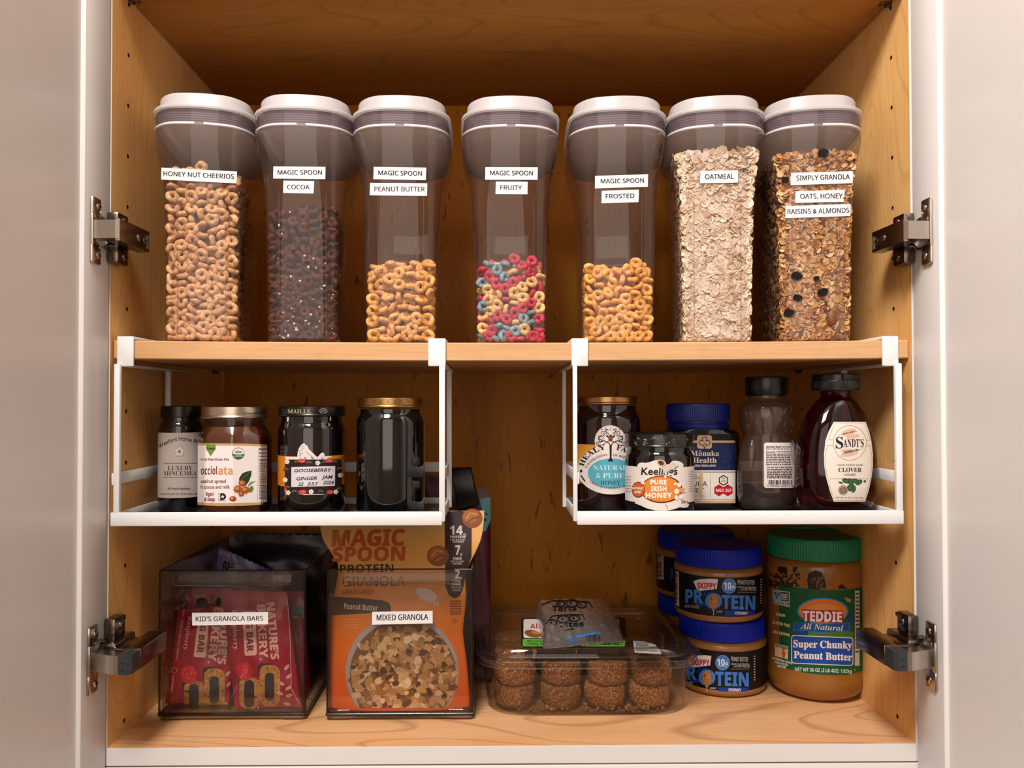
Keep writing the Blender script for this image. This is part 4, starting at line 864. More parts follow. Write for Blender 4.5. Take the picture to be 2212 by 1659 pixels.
m = MB(); flutes(m, j.r(67), j.z(911, 60), j.z(876, 60), 90, .0005); m.lathe([(j.r(67), j.z(876, 60)), (j.r(66.5), j.z(873, 60)), (j.r(64), j.z(871.5, 60)), (.0004, j.z(871, 60))], 64, cap0=False); m.xf(Matrix.Diagonal((1, .86, 1, 1))); m.obj('lid', M_navylid, t, ang=25)
def fman(x, z): return -hd-.004*np.maximum(0, 1-(x/hw)**2)*1.0
K4 = (1480, 800, 5.027); a = Art(Surf(mw(t), lambda x, z: fman(x, z)+np.where(np.abs(x) > hw-.014, .016-np.sqrt(np.maximum(0, .016**2-(np.maximum(0, np.abs(x)-(hw-.016)))**2)), 0), -.045, .0, (-hw*.995, hw*.995)), K4, step=14); nv = '101c46'; gd = 'c7a27a'
a.rect(-200, 690, 545, 770, '0a0c12', 1); a.rect(-200, 788, 545, 1086, nv, 1); a.rect(-200, 762, 540, 786, gd, 2); a.rect(130, 703, 290, 850, gd, 3, 26)
for x, y, q in ((210, 750, 26), (178, 785, 26), (242, 785, 26)): a.ring(x, y, q, q, 8, nv, 4)
a.ell(210, 785, 26, 18, gd, 5); a.line([(210, 786), (210, 806)], 8, nv, 6); a.line([(184, 808), (206, 832), (206, 850)], 7, nv, 5); a.line([(236, 808), (214, 832), (214, 850)], 7, nv, 5)
q = random.Random(8)
for i in range(26): x, y = q.uniform(330, 535), q.uniform(810, 1060); a.ell(x, y, q.uniform(12, 34), q.uniform(6, 14), '16295e', 2, 10, q.uniform(-90, 90))
a.text('Mānuka', 62, 928, 367, 56, 'd8bda0', 'S', 4); a.text('Health', 86, 1004, 340, 56, 'd8bda0', 'S', 4); a.text('NEW ZEALAND', 92, 1046, 330, 22, 'd8c8b8', 'N', 4)
a.rect(-200, 1086, 545, 1442, 'e2d6ca', 1); a.line([(-200, 1094), (545, 1094)], 5, gd, 3); a.line([(-200, 1106), (545, 1106)], 3, '2a2422', 3); a.line([(-200, 1405), (545, 1405)], 4, '2a2422', 3); a.rect(-200, 1418, 545, 1442, gd, 2)
a.text('BLEND', 10, 1150, 132, 24, '2e2a2c', 'n', 3); a.text('PASTEURIZED', -60, 1180, 182, 24, '2e2a2c', 'n', 3); a.text('MANUKA', -95, 1256, 240, 52, '201c1e', '', 3); a.text('HONEY', -70, 1328, 205, 52, '201c1e', '', 3); a.text('1.1lb (500g)', 20, 1370, 215, 22, '8a7a68', 'n', 3)
a.line([(272, 1130), (272, 1376)], 3, '5a5048', 3); a.poly([(150, 1100), (192, 1100), (186, 1400), (152, 1430)], 'c9a878', 4)
hexp = lambda cx, cy, rx, ry: [(cx+rx*math.sin(math.pi*i/3), cy-ry*math.cos(math.pi*i/3)) for i in range(6)]
a.poly(hexp(415, 1193, 58, 58), '171415', 3); a.poly(hexp(415, 1193, 45, 45), 'e6dcd2', 4); a.text('10+', 390, 1185, 440, 24, '171415', 'N', 5); a.text('UMF', 388, 1212, 442, 18, '171415', 'N', 5)
a.poly(hexp(366, 1302, 58, 64), 'b8141c', 3); a.poly(hexp(462, 1302, 58, 64), 'b8141c', 3); a.text('MGO 263', 334, 1318, 494, 32, 'f0e0d8', 'N', 5); a.text('+', 494, 1300, 506, 16, 'f0e0d8', 'N', 5)
a.build('paper_label', t)
# bear-shaped squeeze bottle, seen from behind
j = Jar(1657, .086); t = j.mk('honey_bottle', 'half empty clear bear-shaped honey bottle with black cap and nutrition label', 'honey bottle', GH)
Z = lambda cy: j.z(800+cy/5.027, 55); RR = lambda c: j.r(c/5.027)
bp = [(1545, 225), (1525, 262), (1470, 300), (1380, 312), (1240, 316), (1100, 312), (980, 300), (880, 286), (800, 268), (745, 252), (712, 246), (690, 250), (640, 272), (560, 292), (470, 300), (410, 292), (365, 262), (335, 215), (320, 196), (275, 192)]
def bear(s_, top=None): return [[(p[0], p[1]*(.84), Z(cy)) for p in [(RR(r)*s_*math.cos(6.28319*i/64)*(1+.035*math.cos(4*6.28319*i/64)*(1 if cy > 760 else 0)), RR(r)*s_*math.sin(6.28319*i/64)) for i in range(64)]] for cy, r in bp if top is None or cy >= top]
MB().loft(bear(1.0), 0, True, False).obj('bottle', M_pet, t, ang=60)
MB().loft([[(x, y, max(z, Z(1543))) for x, y, z in rg] for rg in bear(.975, 1140)]).obj('honey', M_amber, t, ang=60)
m = MB(); q = random.Random(12)                   # moulded fur lines on the head and the paws at the belly
for i in range(46):
    an = q.uniform(-2.7, -.45); cy = q.uniform(390, 640); rr = np.interp(cy, [p[0] for p in bp[::-1]], [p[1] for p in bp[::-1]]); pts = []
    for k in range(5): c2 = cy+k*13; r2 = np.interp(c2, [p[0] for p in bp[::-1]], [p[1] for p in bp[::-1]]); pts.append((RR(r2)*1.004*math.cos(an+.02*math.sin(k)), RR(r2)*.84*1.004*math.sin(an+.02*math.sin(k)), Z(c2)))
    m.tube(pts, .0006, 6)
m.obj('moulded_fur', M_pet, t, ang=80)
for sx in (-1, 1):
    m = MB(); rings = []
    for k in range(9): u = k/8; rings.append([(sx*RR(215+30*u)+RR(52)*math.sin(math.pi*min(1, u*1.1+.08))*math.cos(6.283*i/16)*.8, -RR(165+40*u)+RR(40)*math.sin(math.pi*min(1, u*1.1+.08))*math.sin(6.283*i/16), Z(760+380*u)) for i in range(16)])
    m.loft(rings).obj('moulded_arm', M_pet, t, ang=60)
m = MB(); m.lathe([(RR(225), Z(266)), (RR(230), Z(255)), (RR(230), Z(85)), (RR(224), Z(66)), (RR(205), Z(60)), (.0004, Z(59))], 64, sq=.9); m.lathe([(RR(200), Z(275)), (RR(200), Z(262))], 48, sq=.9); m.obj('cap', M_lidblk, t, ang=30)
def fbear(x, z):
    zz = np.array([Z(p[0]) for p in bp]); r = np.interp(z, zz, [RR(p[1]) for p in bp]); return -.84*np.sqrt(np.maximum(0, r*r-x*x))*1.03-.0006
a = Art(Surf(mw(t), fbear, -.06, 0, (-.04, .041)), K4, step=14, stepy=24); a.rect(856, 785, 1186, 1277, 'd9ccc6', 1, 26)
a.rect(880, 826, 1150, 1042, '2a2422', 2); a.rect(884, 830, 1146, 1038, 'dccfc9', 3); a.text('Nutrition Facts', 884, 842, 1035, 20, '15110f', 'NB', 4); a.text('Calories 60', 884, 895, 975, 16, '15110f', 'NB', 4); a.fuzz(1045, 832, 1140, 845, 1, '3a322e', 4); a.fuzz(886, 850, 1140, 868, 1, '3a322e', 4, .7, 2); a.fuzz(985, 880, 1140, 896, 1, '3a322e', 4, .7, 3); a.fuzz(886, 905, 1140, 1036, 7, '3a322e', 4, .72, 4)
a.fuzz(888, 1052, 1160, 1180, 7, '15110f', 3, .8, 5); a.bars(905, 1192, 1160, 1238, '15110f', 3, 6); a.text('0 99482 44812 5', 890, 1265, 1172, 24, '15110f', 'n', 3); a.build('paper_label', t)
# clover honey bottle
j = Jar(1806, .046); t = j.mk('honey_bottle', 'oval bottle of dark red clover honey with cream label, rightmost in the right basket', 'honey bottle', GH, rz=math.radians(17))
Z = lambda cy: j.z(790+cy/4.881, 55); RR = lambda c: j.r(c/4.881)
sp = [(1545, 330, 215), (1530, 370, 235), (1450, 408, 258), (1300, 434, 272), (1100, 442, 276), (950, 436, 272), (800, 415, 262), (650, 375, 245), (520, 315, 222), (430, 255, 200), (375, 205, 185), (345, 165, 165), (330, 152, 152)]
def oval(rx, ry, z, e=2.5, n=80): return [(RR(rx)*abs(math.cos(6.28319*i/n))**(2/e)*(1 if math.cos(6.28319*i/n) > 0 else -1), RR(ry)*abs(math.sin(6.28319*i/n))**(2/e)*(1 if math.sin(6.28319*i/n) > 0 else -1), z) for i in range(n)]
E_ = lambda cy: float(np.interp(cy, [330, 450, 700], [2.0, 2.2, 2.6]))
M_red = clear('dark red honey', (.50, .075, .05), (.20, .006, .006), .04, 1.5)
MB().loft([oval(rx, ry, Z(cy), E_(cy)) for cy, rx, ry in sp]+[oval(150, 150, Z(262), 2)]).obj('bottle', M_red, t, ang=50)
m = MB(); m.lathe([(RR(232), Z(258)), (RR(238), Z(250)), (RR(238), Z(240))], 64, cap1=False); flutes(m, RR(236), Z(242), Z(152), 80, .0005); m.lathe([(RR(237), Z(152)), (RR(236), Z(92)), (RR(226), Z(78)), (.0004, Z(76))], 64, cap0=False)
m.box(-RR(100), RR(100), -RR(243), -RR(190), Z(150), Z(88), bev=.001); m.obj('cap', M_lidblk, t, ang=28)
def fsan(x, z):
    zz = np.array([Z(p[0]) for p in sp]); rx = np.interp(z, zz, [RR(p[1]) for p in sp]); ry = np.interp(z, zz, [RR(p[2]) for p in sp]); e = 2.5
    return -ry*np.maximum(0, 1-np.minimum(1, np.abs(x)/rx)**e)**(1/e)-.0007
K5 = (1700, 790, 4.881); a = Art(Surf(mw(t), fsan, -.075, 0), K5, step=14, stepy=20); cr = 'eadccf'; ln = '9a8a78'; ik = '221c1c'; pk = 'e0b49c'
a.poly([(493, 592), (828, 592), (862, 680), (888, 790), (905, 930), (905, 1060), (888, 1190), (860, 1320), (822, 1433), (494, 1433), (455, 1330), (415, 1190), (393, 1060), (390, 930), (405, 790), (440, 690)], cr, 1)
a.line([(436, 782), (470, 690), (505, 604), (816, 604), (850, 690), (876, 785)], 4, ln, 2); a.line([(876, 845), (893, 960), (893, 1060), (876, 1190), (845, 1320), (812, 1420), (505, 1420), (468, 1330), (428, 1190), (404, 1060), (402, 960), (424, 840)], 4, ln, 2); a.line([(436, 782), (486, 782)], 4, ln, 2); a.line([(836, 785), (880, 785)], 4, ln, 2); a.line([(424, 840), (488, 840)], 4, ln, 2); a.line([(836, 845), (880, 845)], 4, ln, 2)
a.ring(661, 814, 174, 183, 5, ln, 2); a.ell(652, 700, 80, 32, pk, 2, 24, -14); a.ell(690, 745, 75, 22, pk, 2, 24, -8); a.ell(660, 930, 92, 24, pk, 2, 24, -12); a.ell(620, 888, 60, 12, pk, 2, 20, -10)
a.line([(545, 735), (600, 715), (700, 690), (735, 690)], 3, ln, 3); a.line([(570, 930), (640, 925), (760, 885), (800, 880)], 3, ln, 3)
a.text('SINCE 1918', 586, 728, 702, 14, ik, 'N', 4, rise=-26); a.text('S', 512, 870, 590, 118, ik, 'S', 4); a.text("ANDT'S", 592, 856, 806, 82, ik, 'S', 4); a.text('HONEY CO.', 595, 924, 755, 20, ik, 'NB', 4, rise=-30)
a.text('UNFILTERED RAW', 527, 1055, 796, 17, ik, 'n', 4); a.text('CLOVER', 541, 1118, 784, 42, ik, 'S', 4); a.text('HONEY', 600, 1160, 725, 21, ik, 'n', 4); a.line([(452, 1190), (858, 1190)], 3, ln, 3)
for x, y, q, r0 in ((620, 1212, 42, 20), (668, 1225, 44, 60), (710, 1212, 40, 0), (755, 1228, 40, -30), (655, 1290, 34, 70), (700, 1300, 36, 110), (690, 1270, 32, 30)): a.ell(x, y, q, q*.62, '2c5a34', 4, 18, r0); a.line([(x-q*.6*math.cos(math.radians(r0)), y-q*.6*math.sin(math.radians(r0))), (x+q*.6*math.cos(math.radians(r0)), y+q*.6*math.sin(math.radians(r0)))], 3, '7f9a78', 5)
a.ell(565, 1232, 26, 9, '2c4a2c', 4, 14, 15)
for i in range(26): an = math.radians(14*i+7); a.line([(590+8*math.cos(an), 1310+8*math.sin(an)), (590+50*math.cos(an), 1310+54*math.sin(an))], 5, '3c2c26' if i % 2 else 'a88a78', 4)
a.ell(818, 1218, 13, 13, '4a4038', 3, 16); a.text('NET WT 16 OZ (1 LB) 454g', 512, 1398, 802, 15, ik, 'n', 4)
a.build('paper_label', t)
# ---------------------------------------------------------------- clear bins on the cabinet floor
M_bin = clear('clear bin plastic', (.95, .94, .93), (.40, .36, .34), .015, 1.49, bl=.2)
M_edge = clear('darkened bin edge', (.30, .25, .23), (.06, .05, .05), .05, 1.49)  # clear edge tinted dark, standing for light lost in thick plastic
class SurfZ:                                     # a lying surface z = g(x, y) in the frame of a thing
    def __init__(s, M, g, z0, z1): s.M = M; s.g = g; s.z0 = z0; s.z1 = z1
    def map(s, px, py, h):
        Mi = np.array(s.M.inverted()); d = ray(px, py) @ Mi[:3, :3].T; o = Mi[:3, :3] @ CAM+Mi[:3, 3]
        def P(z): t = (z-o[2])/d[:, 2]; return o[0]+d[:, 0]*t, o[1]+d[:, 1]*t
        n = len(d); lo = np.full(n, s.z1); hi = np.full(n, s.z0)
        for _ in range(30): mid = (lo+hi)/2; x, y = P(mid); u = s.g(x, y) >= mid; hi = np.where(u, mid, hi); lo = np.where(u, lo, mid)
        z = (lo+hi)/2; x, y = P(z); return np.stack([x, y, s.g(x, y)+h], 1)
def bin_(pl, pr, ptop, label, lab):
    a, b = atz(*pl, 0), atz(*pr, 0); y0 = (a.y+b.y)/2; cx, hw = (a.x+b.x)/2, (b.x-a.x)/2; H = at((pl[0]+pr[0])/2, ptop, y0).z; D = .265
    t = thing('storage_bin', label, 'bin', (cx, y0+D/2, 0), 0, 'clear bins on the cabinet floor'); hd = D/2; zb = .0060; th = .0024
    def ring(k, z, r=.005): return [(p[0], p[1], z) for p in rrect(hw-k, hd-k, r, 0, 0, 4, 2)]
    m = MB(); m.loft([ring(.002, zb), ring(0, zb+.002), ring(0, H), ring(th, H), ring(th, zb+.003)], 0, True, True)
    m.obj('body', M_bin, t, ang=40)
    m = MB()
    for sx in (-1, 1):
        for sy in (-1, 1): m.tube([(sx*(hw-.0014), sy*(hd-.0014), zb), (sx*(hw-.0014), sy*(hd-.0014), H)], .0013, 8)
        m.tube([(sx*(hw-.0013), -hd+.0013, zb+.001), (sx*(hw-.0013), hd-.0013, zb+.001)], .0021, 8); m.tube([(sx*(hw-.0012), -hd+.001, H-.0006), (sx*(hw-.0012), hd-.001, H-.0006)], .0009, 6)
    m.tube([(-hw+.001, -hd+.0013, zb+.001), (hw-.001, -hd+.0013, zb+.001)], .0023, 8); m.tube([(-hw+.001, -hd+.001, H-.0006), (hw-.001, -hd+.001, H-.0006)], .0010, 6); m.tube([(-hw+.001, hd-.001, H-.0006), (hw-.001, hd-.001, H-.0006)], .0010, 6)
    m.obj('thick_edge', M_edge, t, ang=60)
    m = MB()                                     # stacking foot with a raised middle
    for sy in (-1, 1): m.prism([(-hw+.003, 0), (-hw+.026, 0), (-hw+.032, .003), (hw-.032, .003), (hw-.026, 0), (hw-.003, 0), (hw-.001, zb), (-hw+.001, zb)], sy*(hd-.002), sy*(hd-.0045), axis=1)
    for sx in (-1, 1): m.box(sx*(hw-.003) if sx < 0 else hw-.0055, (-hw+.0055) if sx < 0 else hw-.003, -hd+.004, hd-.004, 0, zb)
    m.obj('foot', M_bin, t, ang=30)
    m = MB(); zc, hh, ww = H-.0115, .0062, hw*.80            # moulded finger grip across the front
    path = [(-ww, -hd-.0004, zc+hh), (-ww, -hd-.0004, zc)]+[(-ww+hh*(1-math.cos(math.radians(q))), -hd-.0004, zc-hh*math.sin(math.radians(q))) for q in range(15, 91, 15)]
    path += [(-x, y, z) for x, y, z in reversed(path)]
    m.tube(path, .0006, 6); m.prism([(-hd, zc-hh*.9), (-hd+.0095, zc-hh*.9), (-hd+.0105, zc-hh*.6), (-hd+.0105, zc+hh), (-hd+.0090, zc+hh), (-hd+.0090, zc-hh*.6), (-hd, zc-hh*.6)], -ww+.002, ww-.002, axis=0)
    m.obj('finger_grip', M_bin, t, ang=30)
    m = MB()
    for i in range(14): x = -hw+.012+(2*hw-.024)*i/13; m.tube([(x, -hd+.006, zb+.0035), (x, hd-.01, zb+.0035)], .0005, 5)
    for i in range(4): m.tube([(-hw+.012, -hd+.008+.012*i, zb+.0035), (hw-.012, -hd+.008+.012*i, zb+.0035)], .0005, 5)
    m.obj('floor_rib', M_bin, t, ang=60)
    cr, quad, txt = lab; a = Art(Surf(mw(t), lambda x, z: 0*x-hd-.0002, -hd-.02, -hd+.02), cr); a.poly(quad, M_tape, 1); x0, x1, bs, cp, ri = txt[1:]; a.text(txt[0], x0-.8, bs, x1-.8, cp, '141010', 'n', 2.5, rise=ri); a.text(txt[0], x0+.9, bs+.3, x1+.9, cp, '141010', 'n', 2.7, rise=ri); a.build('name_label', t)
    return t, y0, H
K6 = (340, 1240, 5.185); K7 = (680, 1000, 2.765)
BL_ = bin_((340, 1558), (660, 1556), 1232, 'clear bin labelled KIDS GRANOLA BARS, left on the cabinet floor', (K6, [(388, 434), (1240, 425), (1240, 562), (390, 576)], ("KID'S GRANOLA BARS", 430, 1184, 528, 52, -8)))
BR_ = bin_((704, 1557), (1023, 1556), 1229, 'clear bin labelled MIXED GRANOLA holding an orange pouch', (K7, [(343, 889), (704, 883), (704, 958), (342, 966)], ('MIXED GRANOLA', 370, 677, 940, 33, -5)))

# ---------------------------------------------------------------- wrapped snack bars
def packet(name, label, cat, TL, TR, BL, crop, Yt, Yb, bulge, mt, group=None, wr=.0006, seed=1, crimp=.055, zz=30, thick=1.0):
    # flow-wrapped packet: a pillow between two crimped, toothed ends, leaning between depths Yb (foot) and Yt (head)
    c = lambda p, Y: at(crop[0]+p[0]/crop[2], crop[1]+p[1]/crop[2], Y)
    a, b, d = c(TL, Yt), c(TR, Yt), c(BL, Yb); U, V = b-a, d-a; org = a+U*.5+V
    t = thing(name, label, cat, org, 0, group); q = random.Random(seed); ph = [q.uniform(0, 6.3) for _ in range(8)]
    det = U.x*V.z-U.z*V.x
    def ST(x, z):
        dx, dz = x+org.x-a.x, z+org.z-a.z; return (dx*V.z-dz*V.x)/det, (U.x*dz-U.z*dx)/det
    def prof(s, u):
        e = np.clip(np.minimum(u, 1-u)/crimp, 0, 1); body = np.clip((np.minimum(u, 1-u)-crimp)/.16, 0, 1); body = body*body*(3-2*body)
        ss = np.clip(1-np.abs(2*s-1)**2.6, 0, 1); w_ = wr*(np.sin(9*s+ph[0]+5*u)*.5+np.sin(23*u+ph[1]+4*s)*.5+np.sin(17*s-11*u+ph[2])*.6)*(.3+body)
        return bulge*body*ss**.7+.0006+w_*np.clip(ss*3, 0, 1), e
    def f(x, z):
        s, u = ST(x, z); k, _ = prof(s, u); return a.y-org.y+V.y*u+U.y*s-k
    m = MB(); ns, nu = 26, 44; v = []
    for side in (0, 1):
        for j in range(nu+1):
            u = j/nu; zt = (.012*(abs((i_ % 2)-.5)*2) if False else 0)
            for i in range(ns+1):
                s = i/ns; uu = u
                if j == 0: uu = u+.010*(i % 2)
                if j == nu: uu = u-.010*(i % 2)
                p = a+U*s+V*uu-org; k = float(prof(np.array(s), np.array(uu))[0])
                v.append((p.x, p.y-(k if side == 0 else -k*thick), max(p.z, .0098-org.z+.0003*side)))
    n1 = (ns+1)*(nu+1); F_ = []
    for j in range(nu):
        for i in range(ns): k = j*(ns+1)+i; F_ += [(k, k+1, k+ns+2, k+ns+1), (n1+k, n1+k+ns+1, n1+k+ns+2, n1+k+1)]
    rim = list(range(ns+1))+[j*(ns+1)+ns for j in range(1, nu+1)]+[nu*(ns+1)+i for i in range(ns-1, -1, -1)]+[j*(ns+1) for j in range(nu-1, 0, -1)]
    for i, r0 in enumerate(rim): r1 = rim[(i+1) % len(rim)]; F_.append((r1, r0, n1+r0, n1+r1))
    m.add(v, F_); o = m.obj('wrapper', mt, t, ang=70)
    return t, Surf(mw(t), f, -.06, .06)
def cut(a, crop, Y, z=.0100):                     # print ends where the packet meets the bin floor
    q_ = RC @ (np.array([-.33, Y, z])-CAM); lim = (CY+F*q_[1]/q_[2]-crop[1])*crop[2]
    a.it = [(np.stack([v_[:, 0], np.minimum(v_[:, 1], lim)], 1), f_, mi_, ly_) for v_, f_, mi_, ly_ in a.it]
M_wrap = plain('crimson wrapper film', '9c0428', .28, spec=.5)
GB = 'raspberry bars in the left bin'; pk_ = 'e2b09c'
def barpic(a, ox, oy, flip=1):
    # two cut bars with dark filling and a raspberry, as printed on the wrapper
    q = random.Random(int(ox))
    def bar(x0, y0, x1, y1, fx0, fy0, fx1, fy1):
        a.rect(x0-18, y0-14, x1-60, y0+150, '3a2218', 2, 50); a.rect(x0, y0, x1, y1, 'b87c3c', 3, min(90, (x1-x0)*.42))
        for i in range(70):
            x, y = q.uniform(x0+8, x1-8), q.uniform(y0+20, y1-8)
            if (x < fx0 or x > fx1 or y < fy0 or y > fy1): a.ell(x, y, q.uniform(7, 17), q.uniform(4, 9), q.choice(('d9a862', '8f5a26', 'caa070', '6d3d1c', 'd0954e')), 4, 8, q.uniform(0, 180))
        a.rect(fx0, fy0, fx1, fy1, '262226', 5, (fx1-fx0)*.42)
        for i in range(16): a.ell(q.uniform(fx0+12, fx1-12), q.uniform(fy0+20, fy1-15), q.uniform(8, 16), q.uniform(5, 10), q.choice(('37323a', '1b181c', '423c46')), 6, 8, q.uniform(0, 180))
    bar(ox+20, oy+165, ox+245, oy+520, ox+75, oy+200, ox+185, oy+500); bar(ox+245, oy+25, ox+475, oy+490, ox+305, oy+115, ox+410, oy+420)
    a.ell(ox+78, oy+95, 93, 104, 'c41822', 7, 26, -12)
    for i in range(30): an, r_ = q.uniform(0, 6.28), q.uniform(0, .85); a.ell(ox+78+93*r_*math.cos(an), oy+95+104*r_*math.sin(an), 12, 12, q.choice(('dc3438', 'b00f1c', 'e0484a')), 8, 10)
def quadtxt(a, s_, x0, y0, x1, y1, cap, ang, col, sty, ly=3):
    # a line of print running down the packet, letter tops to the right
    a.text4(s_, (x0, y0), (x1, y1), (x0+cap*math.cos(ang), y0-cap*math.sin(ang)), col, sty, ly)
def leaf(a, x, y, r, rot): a.ell(x, y, r, r*.42, 'dcb2a0', 3, 16, rot); a.line([(x-r*.7*math.cos(math.radians(rot)), y-r*.7*math.sin(math.radians(rot))), (x+r*.7*math.cos(math.radians(rot)), y+r*.7*math.sin(math.radians(rot)))], 4, '8a0f28', 4)
yb = BL_[1]
# behind, only its top shows
t, s = packet('granola_bar', 'crimson raspberry bar standing behind the front left bar', 'granola bar', (320, 165), (860, 150), (170, 1300), K6, yb+.085, yb+.075, .007, M_wrap, GB, seed=3)
a = Art(s, K6, step=40, stepy=40)
for x, y, rx in ((500, 290, 108), (690, 290, 80)): a.ring(x, y+40, rx-20, 90, 36, 'a8743a', 2, 180, 360); a.ell(x, y+55, rx-42, 70, '1d1416', 3)
leaf(a, 340, 270, 36, 50); leaf(a, 300, 372, 26, 60); a.text('FIG BAR', 412, 245, 455, 18, 'c89a8c', 'B', 3); a.build('print', t)
# right, mostly hidden by the front right bar
t, s = packet('granola_bar', 'crimson raspberry bar at the right wall of the bin, mostly hidden', 'granola bar', (1230, 175), (1655, 190), (1290, 1510), K6, yb+.075, yb+.060, .006, M_wrap, GB, seed=4)
a = Art(s, K6, step=60, stepy=60); a.rect(1518, 352, 1640, 498, '8ea89c', 2); a.rect(1530, 360, 1580, 415, '3a6a9a', 3); a.fuzz(1585, 362, 1632, 490, 6, '2c3c34', 3, .6, 4); a.ell(1555, 450, 26, 26, '3a5a3a', 3)
quadtxt(a, '100% PLANT', 1545, 640, 1548, 800, 20, 0, 'd0a094', 'n'); a.ring(1553, 855, 24, 26, 5, 'd0a094', 3); quadtxt(a, 'WHOLE GRAINS', 1548, 950, 1535, 1200, 20, 0, 'd0a094', 'n'); a.build('print', t)
# front left
t, s = packet('granola_bar', 'crimson raspberry bar at the front left of the bin, tilted right', 'granola bar', (235, 395), (940, 335), (75, 1540), K6, yb+.050, yb+.030, .0075, M_wrap, GB, seed=1)
a = Art(s, K6, step=36, stepy=36); an = -.10
quadtxt(a, "NATURE'S", 735, 330, 672, 1005, 92, an, pk_, 'NB'); quadtxt(a, 'BAKERY.', 640, 370, 566, 1000, 90, an, pk_, 'NB')
a.poly([(478, 470), (590, 478), (575, 560), (548, 915), (535, 934), (420, 930), (408, 912), (440, 640)], pk_, 3); quadtxt(a, 'FIG BAR', 492, 480, 445, 882, 66, an, '7a1428', 'NB', 4)
quadtxt(a, 'Raspberry', 350, 470, 292, 848, 48, an, pk_, 'S'); quadtxt(a, 'REAL FRUIT & WHOLE GRAINS', 286, 400, 202, 968, 24, an, 'cfa097', 'N'); a.ring(192, 1080, 28, 30, 5, 'cfa097', 3); quadtxt(a, 'PLANT BASED', 172, 1135, 150, 1320, 22, an, 'cfa097', 'N')
barpic(a, 280, 1030); a.poly([(80, 1500), (105, 1470), (200, 1458), (180, 1535), (110, 1538)], '9a9698', 5); leaf(a, 790, 1115, 34, -50); leaf(a, 795, 1235, 34, -50); leaf(a, 770, 1455, 34, 30); cut(a, K6, yb+.024); a.build('print', t)
# front right
t, s = packet('granola_bar', 'crimson raspberry bar at the front right of the bin, nearest the label', 'granola bar', (716, 165), (1452, 195), (878, 1575), K6, yb+.030, yb+.016, .0075, M_wrap, GB, seed=2, wr=.0008)
a = Art(s, K6, step=36, stepy=36); an = .07
quadtxt(a, "NATURE'S", 1222, 322, 1275, 958, 90, an, pk_, 'NB'); quadtxt(a, 'BAKERY.', 1116, 345, 1150, 968, 92, an, pk_, 'NB')
a.poly([(950, 420), (1090, 410), (1104, 425), (1115, 890), (1100, 910), (992, 916), (978, 900), (962, 600)], pk_, 3); quadtxt(a, 'FIG BAR', 990, 440, 1006, 872, 72, an, '7a1428', 'NB', 4)
quadtxt(a, 'Raspberry', 838, 400, 858, 850, 54, an, pk_, 'S'); barpic(a, 900, 990)
for x, y, rot in ((1448, 1045, -50), (1475, 1145, -35), (1385, 1225, 20), (1468, 1275, -40), (1475, 1360, -10), (1452, 1452, 10), (1372, 1335, 20)): leaf(a, x, y, 40, rot)
a.line([(1455, 265), (1490, 800), (1498, 1280), (1590, 1450)], 9, 'b09a98', 5); cut(a, K6, yb+.010); a.build('print', t)
# lilac bag slumped at the back of the bin
M_lil = plain('lilac bag film', '8680b0', .32, spec=.5)
t, s = packet('snack_bag', 'crumpled lilac snack bag lying behind the bars in the left bin', 'snack bag', (640, -335), (1420, 20), (455, 1000), K6, yb+.205, yb+.180, .020, M_lil, None, .0060, 8)
a = Art(s, K6, step=40, stepy=40); a.poly([(730, -170), (800, -160), (920, -90), (1010, -40), (1340, 60), (1300, 260), (860, 160), (780, -20)], 'b9b4b6', 2); a.text('00', 725, -65, 790, 90, '1a181c', 'NB', 4, rise=25, lean=20); a.bars(800, -150, 870, -60, '1a181c', 3, 4, False, 8); a.fuzz(900, -40, 1290, 130, 6, '3c383c', 3, .6, 9, .4, 80); a.build('print', t)

t, s = packet('snack_bag', 'glossy black snack bag standing at the back of the left bin', 'snack bag', (804, -460), (1990, -440), (830, 1100), K6, yb+.243, yb+.232, .012, plain('black bag film', '0b0a0c', .3), None, .0020, 12)
a = Art(s, K6, step=40, stepy=40); a.fuzz(1500, -300, 1850, -240, 1, '2c2a30', 3, .6, 4); a.build('print', t)

# ---------------------------------------------------------------- the granola pouch
yb = BR_[1]
def grad(name, stops):
    m, nt, out = nm(name); b = N(nt, 'BsdfPrincipled'); L(nt, b, 0, out, 0); tc = N(nt, 'TexCoord'); sp_ = N(nt, 'SeparateXYZ'); L(nt, tc, 'Object', sp_, 0)
    mr = N(nt, 'MapRange'); mr.inputs[1].default_value = 0; mr.inputs[2].default_value = .23; L(nt, sp_, 2, mr, 0); cr = N(nt, 'ValToRGB'); L(nt, mr, 0, cr, 0); e = cr.color_ramp.elements
    for i, (p, c) in enumerate(stops):
        if i < 2: e[i].position = p; e[i].color = lin(c)+(1,)
        else: el = e.new(p); el.color = lin(c)+(1,)
    L(nt, cr, 0, b, 'Base Color'); b.inputs['Roughness'].default_value = .35; return m
M_pouch = grad('printed pouch film', [(0, 'e0560e'), (.35, 'e36d12'), (.68, 'de9430'), (1, 'dfb06c')])
c7 = lambda x, y, Y: at(K7[0]+x/K7[2], K7[1]+y/K7[2], Y)
rows = [(285, 40, 1012), (330, 34, 1010), (400, 34, 1004), (460, 50, 992), (540, 100, 958), (600, 138, 925), (660, 140, 895), (720, 128, 898), (800, 110, 906), (900, 104, 896), (1020, 100, 884), (1100, 98, 894), (1200, 96, 908), (1320, 93, 918), (1420, 90, 924), (1470, 92, 922)]
Yf = lambda y: float(np.interp(y, [285, 600, 900, 1200, 1470], [yb+.060, yb+.042, yb+.026, yb+.018, yb+.016]))
org = Vector((0, yb+.05, c7(500, 1470, yb+.02).z)); org.x = c7(500, 1470, yb+.02).x; org.z = .0100
t = thing('granola_pouch', 'orange stand-up granola pouch with a bowl picture, standing in the right bin', 'pouch', org)
